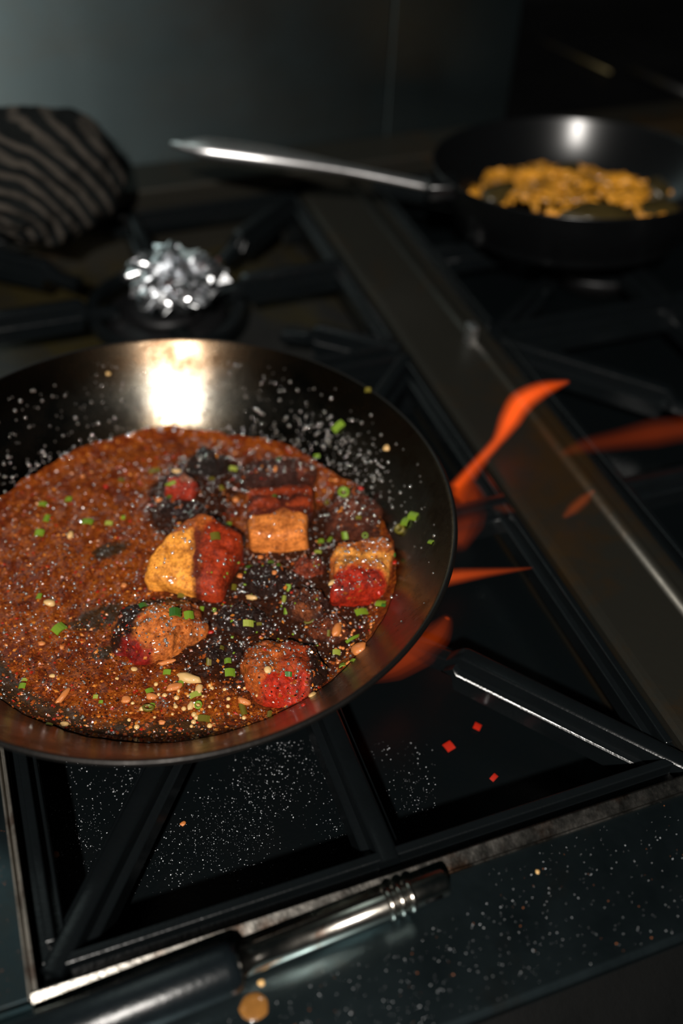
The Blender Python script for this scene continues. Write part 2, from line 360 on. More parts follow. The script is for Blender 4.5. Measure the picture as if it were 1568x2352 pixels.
# ------------------------------------------------------------------ cast iron grates
def grate(x0, x1, y0, y1, bx, by, label, tipr=0.062):
    g = empty('burner_grate', ((x0 + x1) / 2, (y0 + y1) / 2, -0.045), label=label, cat='grate', group='cast-iron burner grates')
    off = V(g.location)
    def gp(name, bm, **k):
        bmesh.ops.translate(bm, verts=bm.verts, vec=-off)
        return finish(name, bm, M['iron'], g, sharp=28, **k)
    W = 0.011; top = -0.0025
    for (a_, b_) in (((x0, y0), (x1, y0 + W)), ((x0, y1 - W), (x1, y1)), ((x0, y0 + W), (x0 + W, y1 - W)), ((x1 - W, y0 + W), (x1, y1 - W))):
        bm = bmesh.new(); bm_box(bm, (*a_, -0.020), (*b_, top - 0.007), 0.0008, 4)
        bm_box(bm, (a_[0] + 0.0035, a_[1] + 0.0050, -0.012), (b_[0] - 0.0035, b_[1] - 0.0015, top), 0.0010, 4); bmesh.ops.translate(bm, verts=bm.verts, vec=-off); finish('frame_bar', bm, M['iron'], g, False)
    for (cx, cy) in ((x0, y0), (x1, y0), (x0, y1), (x1, y1)):       # feet at the corners
        sx, sy = (1 if cx == x0 else -1), (1 if cy == y0 else -1)
        bm = bmesh.new(); bm_box(bm, (min(cx, cx + sx * 0.02), min(cy, cy + sy * 0.02), -0.045), (max(cx, cx + sx * 0.02), max(cy, cy + sy * 0.02), -0.018), 0.002); gp('foot', bm)
    ends = [((x0 + 0.004, y0 + 0.004), 0.112), ((x1 - 0.004, y0 + 0.004), 0.124), ((x0 + 0.004, y1 - 0.004), 0.100), ((x1 - 0.004, y1 - 0.004), 0.100),
            ((bx, y0 + 0.004), 0.06), ((bx, y1 - 0.004), 0.05), ((x0 + 0.004, by), 0.06), ((x1 - 0.004, by), 0.06)]
    for i, ((ex, ey), tr) in enumerate(ends):
        E_ = V((ex, ey, 0)); B_ = V((bx, by, 0)); d = (B_ - E_); L = d.length; d.normalize(); nrm = V((-d.y, d.x, 0))
        Lt = L - (tr if i < 4 else tipr)
        T = E_ + d * Lt; sl = E_ + d * min(L - 0.036, Lt + 0.026)
        bm = bmesh.new(); prof = [(0.0028, 0.0), (0.0037, -0.0003), (0.0044, -0.0010), (0.0047, -0.0020), (0.0052, -0.0085), (0.0080, -0.0092), (0.0088, -0.0100), (0.0092, -0.021)]
        full = [(u_, z_) for u_, z_ in prof] + [(-u_, z_) for u_, z_ in prof[::-1]]
        rows = []
        for (P, dz, sc_) in ((E_, 0.0, 1.0), (T - d * 0.003, 0.0, 1.0), (T, -0.0012, 0.9), (T + d * 0.006, -0.008, 0.85), (sl, -0.0125, 0.7)):
            rows.append([bm.verts.new(P + nrm * u_ * sc_ + V((0, 0, top + 0.0006 + (dz if z_ > -0.02 else 0) + z_ * (1 if dz == 0 else 0.6)))) for u_, z_ in full])
        for k in range(len(rows) - 1):
            for j in range(len(full)): bm.faces.new((rows[k][j], rows[k][(j + 1) % len(full)], rows[k + 1][(j + 1) % len(full)], rows[k + 1][j]))
        bm.faces.new(rows[0][::-1]); bm.faces.new(rows[-1])
        gp('finger', bm)
    # ring under the fingers that ties them
    bm = bmesh.new(); bm_lathe(bm, [(0.052, -0.024), (0.060, -0.024), (0.060, -0.017), (0.052, -0.017), (0.052, -0.024)], 40, (bx, by, 0)); gp('centre_ring', bm)
    return g
grate(XL + 0.003, XR - 0.001, YF + 0.003, YM - 0.002, 0.052, 0.0, 'black cast-iron grate under the steel frying pan, lower left of picture')
grate(XL + 0.003, XR - 0.001, YM + 0.001, YB, 0.060, 0.288, 'black cast-iron grate topped by the crumpled foil, behind the frying pan')
grate(X2 + 0.001, X3 - 0.003, YF + 0.003, YM - 0.002, 0.43, -0.01, 'black cast-iron grate at the right edge, nearer than the noodle pan')
grate(X2 + 0.001, X3 - 0.003, YM + 0.001, YB, 0.43, 0.285, 'black cast-iron grate carrying the dark noodle pan, upper right')

# ================================================================== MAIN PAN
PIN = [(0, 0.002), (0.090, 0.002), (0.100, 0.0026), (0.108, 0.0048), (0.114, 0.0092), (0.120, 0.016), (0.127, 0.0245), (0.134, 0.033), (0.1405, 0.041), (0.1448, 0.0465), (0.1468, 0.0492), (0.1478, 0.0502)]
POUT = [(0.1478, 0.0502), (0.1488, 0.0506), (0.1498, 0.0500), (0.1500, 0.0485), (0.1488, 0.0465), (0.144, 0.0385), (0.134, 0.0225), (0.125, 0.008), (0.117, 0.0005), (0.108, -0.002), (0, -0.002)]
def pan_z(r):
    for (a, za), (b, zb) in zip(PIN, PIN[1:]):
        if a <= r <= b: return za + (zb - za) * (r - a) / (b - a)
    return 0.05
pan = empty('frying_pan', (0, 0, 0), label='big stainless frying pan full of glazed pork and orange sauce', cat='pan')
def sm_prof(P, n=4):
    o = []
    for i in range(len(P) - 1):
        p0 = V(P[max(i - 1, 0)]); p1 = V(P[i]); p2 = V(P[i + 1]); p3 = V(P[min(i + 2, len(P) - 1)])
        for k in range(n):
            t = k / n
            q = 0.5 * ((2 * p1) + (p2 - p0) * t + (2 * p0 - 5 * p1 + 4 * p2 - p3) * t * t + (3 * p1 - 3 * p2 + p3 - p0) * t ** 3)
            o.append((max(q.x, 0), q.y))
    o.append(P[-1]); return o
bm = bmesh.new(); bm_lathe(bm, sm_prof(PIN), 160); finish('pan_bowl', bm, M['pan_steel'], pan)
# the bowl's normals must face up
bm = bmesh.new(); bm_lathe(bm, sm_prof(POUT, 3), 160); finish('pan_outside', bm, M['pan_out'], pan, label='blackened outside of the pan')
for i in (0, 1):                                                     # rivets, hidden side at the left
    pass

# ------------------------------------------------------------------ food definitions (centre px, z) 
def food_mat(name, glaze=0.6, lo_=0.52, bs=0.45):
    n = NT(name)
    vc = n.n.new('ShaderNodeVertexColor'); vc.layer_name = 'skin'
    fine = n.noise(650, 4, 0.7); f = n.noise(95, 6, 0.7, dist=0.6)
    col = n.mix(1.0, vc.outputs[0], n.ramp(n.noise(160, 5, 0.7), [(0.33, (0.45, 0.36, 0.3)), (0.6, (1.1, 1.1, 1.1))]), 'MULTIPLY')
    col = n.mix(0.5, col, n.ramp(fine, [(0.35, (0.35, 0.28, 0.25)), (0.6, (1.25, 1.2, 1.1))]), 'MULTIPLY')
    g = n.ramp(f, [(lo_, 0.0), (lo_ + 0.10, 1.0)])
    col = n.mix(n.math('MULTIPLY', g, glaze), col, (0.022, 0.006, 0.003))
    n.set(Base__Color=col, Roughness=0.6, Specular__IOR__Level=0.2, Coat__Weight=0.35, Coat__Roughness=0.05)
    n.bump(n.math('ADD', n.noise(900, 3, 0.7), n.math('MULTIPLY', n.noise(260, 4, 0.6), 2.4)), bs, 0.0011)
    return n.m
M['food'] = food_mat('pork_skin')
M['food_clean'] = food_mat('pork_smooth_side', 0.35, 0.58, 0.22)
M['food_dark'] = food_mat('dark_glazed_skin', 0.75, 0.46, 0.9)
def inside(P, poly):
    x, y = P; c = False; j = len(poly) - 1; dm = 1e9
    for i in range(len(poly)):
        (xi, yi), (xj, yj) = poly[i], poly[j]
        if (yi > y) != (yj > y) and x < (xj - xi) * (y - yi) / (yj - yi) + xi: c = not c
        dx, dy = xj - xi, yj - yi; t = max(0, min(1, ((x - xi) * dx + (y - yi) * dy) / (dx * dx + dy * dy + 1e-12)))
        dm = min(dm, math.hypot(x - xi - t * dx, y - yi - t * dy)); j = i
    return dm if c else -dm
def ell(cx, cy, rx, ry, n=14): return [(cx + rx * math.cos(2 * math.pi * k / n), cy + ry * math.sin(2 * math.pi * k / n)) for k in range(n)]
def chunk(name, poly, zb, zt, base, zones, label, cat='meat', p=3.5, amp=0.10, seed=0, tilt=(0, 0), mat='food', blur=0.0016):
    """a lump of food on the pan floor; outline and colour fields are taken to the pan's plane and kept there in metres"""
    ys = [q[1] for q in poly]; y0, y1 = min(ys), max(ys)
    W = [at(x, y, zb + (zt - zb) * (y1 - y) / (y1 - y0) * 0.9) for x, y in poly]
    c = sum(W, V()) / len(W); c.z = zb
    zs = [([((at(x, y, (zb + zt) / 2 + (zt - zb) * 0.25)).x, (at(x, y, (zb + zt) / 2 + (zt - zb) * 0.25)).y) for x, y in zp], zc) for zp, zc in zones]
    out = [((q.x - c.x) * 1.05, (q.y - c.y) * 1.05) for q in W]
    NA, NR = 88, 26
    rad = []
    for k in range(NA):
        th = 2 * math.pi * k / NA; dx, dy = math.cos(th), math.sin(th); best = 0
        for i in range(len(out)):
            (ax, ay), (bx_, by_) = out[i], out[(i + 1) % len(out)]
            ex, ey = bx_ - ax, by_ - ay; det = dx * (-ey) + dy * ex
            if abs(det) < 1e-12: continue
            t = (ax * (-ey) + ay * ex) / det; u_ = (dx * ay - dy * ax) / det
            if t > 0 and -1e-6 <= u_ <= 1 + 1e-6: best = max(best, t)
        rad.append(best or 0.005)
    rad = [(rad[k - 1] + 2 * rad[k] + rad[(k + 1) % NA]) / 4 for k in range(NA)]
    bm = bmesh.new(); lay = bm.verts.layers.float_color.new('skin'); H = zt - zb; rows = []
    S = max(rad)
    for i in range(NR + 3):
        row = []
        for k in range(NA):
            th = 2 * math.pi * k / NA
            if i <= NR:
                a_ = i / NR * math.pi / 2; s_ = math.sin(a_) ** (2 / p); h_ = math.cos(a_) ** (2 / p) if i < NR else 0.0
            else: s_, h_ = 1.0 - 0.1 * (i - NR), -0.35 * (i - NR)
            x, y = rad[k] * s_ * math.cos(th), rad[k] * s_ * math.sin(th)
            q = V((x, y, h_ * H)) / S
            nz = amp * noise.noise(q * 1.8 + V((seed * 3.1, seed, 0))) + amp * 0.5 * noise.noise(q * 5 + V((0, seed * 2.7, 1))) + amp * 0.22 * noise.noise(q * 13 + V((seed, 0, seed)))
            g = 1 + nz
            z = h_ * H * (1 + nz * 1.8) + (tilt[0] * x + tilt[1] * y) * max(h_, 0)
            v = bm.verts.new((x * g, y * g, z)); row.append(v)
            cc_ = V(base); wx, wy = c.x + v.co.x, c.y + v.co.y
            wob = 0.0030 * noise.noise(V((wx, wy, seed)) * 170) + 0.0012 * noise.noise(V((wx, wy, seed)) * 600)
            for zp, zc in zs:
                m_ = smoothstep(-blur, blur, inside((wx, wy), zp) + wob); cc_ = cc_.lerp(V(zc), m_)
            v[lay] = (cc_.x, cc_.y, cc_.z, 1)
            if i == 0: break
        rows.append(row)
    for i in range(len(rows) - 1):
        for k in range(NA):
            j = (k + 1) % NA
            if i == 0: bm.faces.new((rows[0][0], rows[1][k], rows[1][j]))
            else: bm.faces.new((rows[i][k], rows[i + 1][k], rows[i + 1][j], rows[i][j]))
    bm.faces.new(rows[-1])
    return finish(name, bm, M[mat], None, loc=c, label=label, cat=cat, group='glazed pieces in the frying pan')
AMB, TAN, LEAN, RED, DK, BRN = (0.92, 0.36, 0.05), (0.72, 0.21, 0.04), (0.30, 0.040, 0.010), (0.36, 0.02, 0.004), (0.020, 0.007, 0.004), (0.16, 0.035, 0.012)
CH = []
def C_(*a, **k): CH.append(chunk(*a, seed=len(CH) + 1, **k))
C_('pork_belly_cube', [(335, 1350), (352, 1300), (392, 1235), (430, 1198), (460, 1186), (500, 1205), (550, 1232), (556, 1262), (535, 1310), (505, 1385), (470, 1380), (438, 1368), (385, 1352)], 0.006, 0.024, AMB,
   [([(395, 1245), (440, 1180), (540, 1180), (520, 1220), (470, 1250), (430, 1235)], (0.50, 0.12, 0.02)), ([(498, 1190), (575, 1225), (560, 1310), (515, 1400), (436, 1390), (452, 1310), (470, 1250)], (0.36, 0.035, 0.007)),
    ([(448, 1235), (468, 1245), (462, 1330), (446, 1370), (440, 1320)], (0.14, 0.02, 0.006)), ([(330, 1335), (440, 1350), (430, 1385), (325, 1370)], (0.75, 0.24, 0.05))],
   'largest pork belly cube with smooth amber fat left side and red right side', p=4.5, amp=0.07, tilt=(0.10, 0.25), mat='food_clean')
C_('pork_belly_cube', [(570, 1128), (640, 1114), (716, 1112), (718, 1150), (706, 1200), (704, 1265), (640, 1272), (578, 1268), (572, 1200)], 0.006, 0.022, (0.80, 0.25, 0.05),
   [([(560, 1090), (732, 1090), (728, 1150), (712, 1190), (566, 1194)], (0.32, 0.042, 0.010)), ([(560, 1152), (722, 1142), (720, 1149), (560, 1160)], (0.07, 0.012, 0.005)), ([(560, 1128), (722, 1122), (722, 1128), (560, 1134)], (0.14, 0.02, 0.006)),
    ([(560, 1178), (720, 1172), (714, 1188), (562, 1194)], (0.13, 0.02, 0.008)), ([(565, 1262), (715, 1258), (715, 1290), (565, 1290)], (0.12, 0.02, 0.01))],
   'striped pork belly cube, dark red above and tan below, behind the centre', p=6, amp=0.05, blur=0.0009, mat='food_clean')
C_('pork_belly_cube', [(768, 1262), (790, 1238), (850, 1230), (905, 1238), (902, 1270), (892, 1320), (886, 1372), (820, 1392), (760, 1396), (765, 1340), (762, 1300)], 0.006, 0.023, (0.55, 0.15, 0.03),
   [([(765, 1272), (850, 1276), (900, 1288), (895, 1335), (850, 1300), (770, 1312)], (0.80, 0.33, 0.06)), ([(755, 1320), (850, 1310), (892, 1340), (895, 1375), (820, 1405), (750, 1405)], (0.40, 0.02, 0.005))],
   'pork belly cube at the right with tan ridges above a red lower edge', p=5, amp=0.10)
C_('pork_piece', [(552, 1530), (565, 1480), (610, 1455), (670, 1455), (730, 1480), (757, 1530), (738, 1590), (690, 1622), (640, 1634), (590, 1612), (560, 1575)], 0.005, 0.020, (0.38, 0.05, 0.010),
   [([(556, 1488), (620, 1450), (650, 1480), (640, 1560), (585, 1575), (550, 1545)], (0.46, 0.10, 0.016)), ([(615, 1550), (705, 1555), (705, 1620), (640, 1640), (598, 1605)], (0.46, 0.022, 0.005)), ([(700, 1465), (765, 1520), (750, 1610), (712, 1590)], DK)],
   'rounded red and brown pork piece lowest in the frying pan', p=2.8, amp=0.14)
C_('pork_piece', [(252, 1445), (275, 1400), (320, 1370), (380, 1358), (440, 1372), (470, 1400), (480, 1440), (440, 1482), (390, 1512), (320, 1527), (268, 1507)], 0.005, 0.019, (0.58, 0.16, 0.03),
   [([(240, 1450), (295, 1370), (380, 1345), (450, 1360), (420, 1386), (350, 1392), (315, 1425), (295, 1490), (250, 1500)], DK), ([(262, 1478), (300, 1465), (352, 1490), (335, 1540), (262, 1520)], (0.26, 0.010, 0.006)), ([(385, 1380), (480, 1395), (485, 1440), (420, 1430)], (0.30, 0.07, 0.018))],
   'rounded charred pork piece with three green bits, lower left', p=2.6, amp=0.15)
C_('mushroom_piece', ell(474, 1066, 49, 38), 0.006, 0.022, (0.016, 0.011, 0.009), [], 'matt black rounded mushroom piece touching the far sauce edge', 'mushroom', p=2.3, amp=0.10, mat='food_dark')
C_('pork_piece', [(382, 1140), (388, 1105), (420, 1084), (448, 1096), (460, 1130), (440, 1152), (400, 1155)], 0.007, 0.018, (0.34, 0.03, 0.012), [([(410, 1080), (455, 1090), (455, 1115), (420, 1115)], (0.40, 0.16, 0.10))], 'small glossy dark red pork piece in front of the black mushroom', p=3, amp=0.18)
C_('glazed_piece', ell(425, 1176, 58, 28), 0.005, 0.014, DK, [], 'low almost black piece between the small red pork and the largest cube', p=3, amp=0.2, mat='food_dark')
C_('pork_piece', [(552, 1105), (570, 1062), (620, 1044), (690, 1048), (722, 1075), (722, 1115), (640, 1124), (560, 1128)], 0.006, 0.020, (0.06, 0.02, 0.014), [([(680, 1050), (725, 1070), (725, 1110), (690, 1105)], (0.16, 0.03, 0.012))], 'dark crusted piece speckled with spice behind the striped cube', p=3, amp=0.16, mat='food_dark')
C_('pork_piece', [(748, 1225), (752, 1160), (775, 1115), (820, 1108), (862, 1140), (880, 1190), (874, 1240), (800, 1250)], 0.006, 0.021, (0.10, 0.024, 0.010), [([(760, 1150), (800, 1120), (820, 1180), (770, 1200)], (0.20, 0.05, 0.02))], 'dark brown piece dotted with green behind the right cube', p=3, amp=0.13, mat='food_dark')
C_('mushroom_piece', ell(702, 1392, 54, 52), 0.005, 0.020, (0.05, 0.014, 0.008), [(ell(700, 1385, 36, 26), (0.22, 0.06, 0.018)), (ell(700, 1382, 22, 12), (0.07, 0.02, 0.01))], 'round brown mushroom piece left of the right pork cube', 'mushroom', p=2.4, amp=0.16, mat='food_dark')
C_('glazed_piece', ell(618, 1335, 68, 46), 0.005, 0.016, DK, [], 'very dark glazed lump in the very middle of the food', p=2.6, amp=0.2, mat='food_dark')
C_('glazed_piece', ell(755, 1442, 50, 40), 0.005, 0.014, (0.16, 0.035, 0.01), [], 'brown lump in front of the round brown mushroom', p=2.8, amp=0.2, mat='food_dark')
C_('glazed_piece', ell(560, 1430, 64, 44), 0.005, 0.013, DK, [], 'flat black glazed lump between the two rounded front pieces', p=2.6, amp=0.22, mat='food_dark')
C_('glazed_piece', ell(708, 1306, 36, 32), 0.006, 0.017, (0.28, 0.05, 0.02), [], 'small reddish brown lump between striped cube and right cube', p=2.6, amp=0.2, mat='food_dark')
C_('glazed_piece', ell(500, 1500, 62, 34), 0.005, 0.011, DK, [], 'flat dark lump right beside the lower left charred piece', p=2.6, amp=0.25, mat='food_dark')

# ------------------------------------------------------------------ sauce
bpy.context.view_layer.update()
cpos = [(c.matrix_world.translation.copy(), c) for c in CH]
bare_c = [(at(250, 1262, 0.006), 0.015, 0.007), (at(225, 1420, 0.006), 0.020, 0.011), (at(250, 1500, 0.006), 0.012, 0.006)]
def sauce_h(x, y):
    r = math.hypot(x, y)
    q = V((x, y, 0))
    h = 0.0062 + 0.0010 * noise.noise(q * 45) + 0.0009 * noise.noise(q * 130 + V((3, 1, 2))) + 0.0005 * noise.noise(q * 330) + 0.00035 * noise.noise(q * 700)
    for P, c in cpos:
        d = math.hypot(P.x - x, P.y - y); h += 0.0022 * math.exp(-(d / 0.020) ** 2)
    return h
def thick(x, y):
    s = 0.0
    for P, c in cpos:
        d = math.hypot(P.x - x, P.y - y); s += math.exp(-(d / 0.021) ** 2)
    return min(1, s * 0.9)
bm = bmesh.new(); NR, NA = 120, 300; rings = [[bm.verts.new((0, 0, sauce_h(0, 0)))]]
for i in range(1, NR + 1):
    row = []
    for j in range(NA):
        th = 2 * math.pi * j / NA
        ed = 0.1125 + 0.0026 * noise.noise(V((math.cos(th) * 3, math.sin(th) * 3, 5))) + 0.0014 * noise.noise(V((math.cos(th) * 14, math.sin(th) * 14, 2)))
        dth = (th + math.radians(31) + math.pi) % (2 * math.pi) - math.pi; ed += 0.0085 * math.exp(-(dth / 0.75) ** 2)
        r = ed * i / NR; x, y = r * math.cos(th), r * math.sin(th)
        t = smoothstep(0.82, 1.0, i / NR)
        z = sauce_h(x, y) * (1 - t) + (pan_z(r) + 0.0003) * t
        z = max(z, pan_z(r) + 0.0003)
        row.append(bm.verts.new((x, y, z)))
    rings.append(row)
for i in range(NR):
    for j in range(NA):
        k = (j + 1) % NA
        if i == 0: bm.faces.new((rings[0][0], rings[1][j], rings[1][k]))
        else: bm.faces.new((rings[i][j], rings[i + 1][j], rings[i + 1][k], rings[i][k]))
bm.normal_update(); sauce_bvh = BVHTree.FromBMesh(bm)
vl = bm.verts.layers.float_color.new('thick')
for v in bm.verts:
    b = 0
    for (P, ra, rb) in bare_c:
        e = ((v.co.x - P.x) / ra) ** 2 + ((v.co.y - P.y) / rb) ** 2; b = max(b, math.exp(-e))
    rr_ = math.hypot(v.co.x, v.co.y); b = max(b, 0.45 * smoothstep(0.105, 0.112, rr_) * (0.3 if v.co.x > 0.04 else 1), 0.8 * smoothstep(0.088, 0.104, rr_) * smoothstep(0.2, 0.9, -(v.co.x + 0.7 * v.co.y) / (rr_ + 1e-6)))  # last term paints the near rim's shade into the near-left sauce colour
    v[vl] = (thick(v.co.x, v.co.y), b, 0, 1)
sauce = finish('chili_oil_sauce', bm, M['sauce'], None, label='orange brown oily sauce spread over the frying pan floor', cat='sauce', kind='stuff')

# ray targets for resting small bits on what lies under them
bmw = bmesh.new(); bm_lathe(bmw, sm_prof(PIN), 96); bmw.normal_update(); pan_bvh = BVHTree.FromBMesh(bmw); bmw.free()
trees = [sauce_bvh, pan_bvh]
for c in CH:
    b_ = bmesh.new(); b_.from_mesh(c.data); b_.transform(c.matrix_world); b_.normal_update(); trees.append(BVHTree.FromBMesh(b_)); b_.free()
def cast(o, d):
    best = None
    for i, t in enumerate(trees):
        h = t.ray_cast(o, d, 5)
        if h[0] is not None and (best is None or h[3] < best[2]): best = (h[0], h[1] if h[1].dot(d) < 0 else -h[1], h[3], i)
    return best
def down(x, y): return cast(V((x, y, 0.2)), V((0, 0, -1)))

# ------------------------------------------------------------------ small pieces
def frame_from(nrm, spin):
    n = nrm.normalized(); a = V((math.cos(spin), math.sin(spin), 0)); t = (a - n * a.dot(n)).normalized(); b = n.cross(t)
    return Matrix(((t.x, b.x, n.x), (t.y, b.y, n.y), (t.z, b.z, n.z))).to_4x4()
def me_from(bm, mat, smooth=True, name='piece'):
    bmesh.ops.recalc_face_normals(bm, faces=bm.faces)
    me = bpy.data.meshes.new(name); bm.to_mesh(me); bm.free(); me.materials.append(mat)
    for p_ in me.polygons: p_.use_smooth = smooth
    return me
def ring_mesh(mat):                                                 # a cut ring of scallion lying down
    bm = bmesh.new(); bm_lathe(bm, [(0.62, -0.5), (1.0, -0.5), (1.0, 0.5), (0.62, 0.5), (0.62, -0.5)], 14); return me_from(bm, mat, name='scallion_ring')
def leaf_mesh(mat, cu=0.35):                                        # a curved square of scallion leaf
    bm = bmesh.new(); N = 5; top, bot = [], []
    for i in range(N):
        x = -1 + 2 * i / (N - 1); z = cu * (1 - x * x)
        top.append([bm.verts.new((x, y_, z + 0.12)) for y_ in (-0.85, 0.85)]); bot.append([bm.verts.new((x * 0.92, y_, z - 0.16)) for y_ in (-0.85, 0.85)])
    for i in range(N - 1):
        bm.faces.new((top[i][0], top[i + 1][0], top[i + 1][1], top[i][1])); bm.faces.new((bot[i][0], bot[i][1], bot[i + 1][1], bot[i + 1][0]))
        bm.faces.new((top[i][0], bot[i][0], bot[i + 1][0], top[i + 1][0])); bm.faces.new((top[i][1], top[i + 1][1], bot[i + 1][1], bot[i][1]))
    bm.faces.new((top[0][0], top[0][1], bot[0][1], bot[0][0])); bm.faces.new((top[-1][0], bot[-1][0], bot[-1][1], top[-1][1]))
    return me_from(bm, mat, False, 'scallion_leaf')
def nub_mesh(mat, seed, el=1.5, amp=0.35, sub=2):
    bm = bmesh.new(); bmesh.ops.create_icosphere(bm, subdivisions=sub, radius=1)
    for v in bm.verts:
        h = 1 + amp * noise.noise(v.co * 1.4 + V((seed * 5, 0, seed))); v.co = V((v.co.x * h * el, v.co.y * h, v.co.z * h * 0.7))
    return me_from(bm, mat, True, 'nub')
SM = {}
for k_, m_ in (('g', 'scallion'), ('d', 'scallion_dark'), ('p', 'scallion_pale'), ('o', 'scallion_olive')):
    SM[k_] = (leaf_mesh(M[m_]), ring_mesh(M[m_]), leaf_mesh(M[m_], 0.7))
GM = {'c': [nub_mesh(M['garlic'], i) for i in range(3)], 'b': [nub_mesh(M['garlic_brown'], i + 5) for i in range(3)], 'r': [nub_mesh(M['chili'], 9, 1.3)]}
def place_bit(name, me, px, py, wpx, hpx, spin, label, cat, group, lift=0.25, sz=None):
    h = cast(CAM, ray(px, py))
    if h is None: return None
    P, n = h[0], h[1]
    n = (n + V((0, 0, 0.6)) + V((random.uniform(-.25, .25), random.uniform(-.25, .25), 0))).normalized()
    a = px2m(wpx, P) / 2; b = px2m(hpx, P) / 2 * 1.15
    zz = sz or min(a, b)
    o = bpy.data.objects.new(name, me); COL.objects.link(o)
    Mx = frame_from(n, spin) @ Matrix.Diagonal((a, b, zz, 1)); Mx.translation = P + n * zz * lift
    o.matrix_world = Mx
    tag(o, label, cat, group); return o
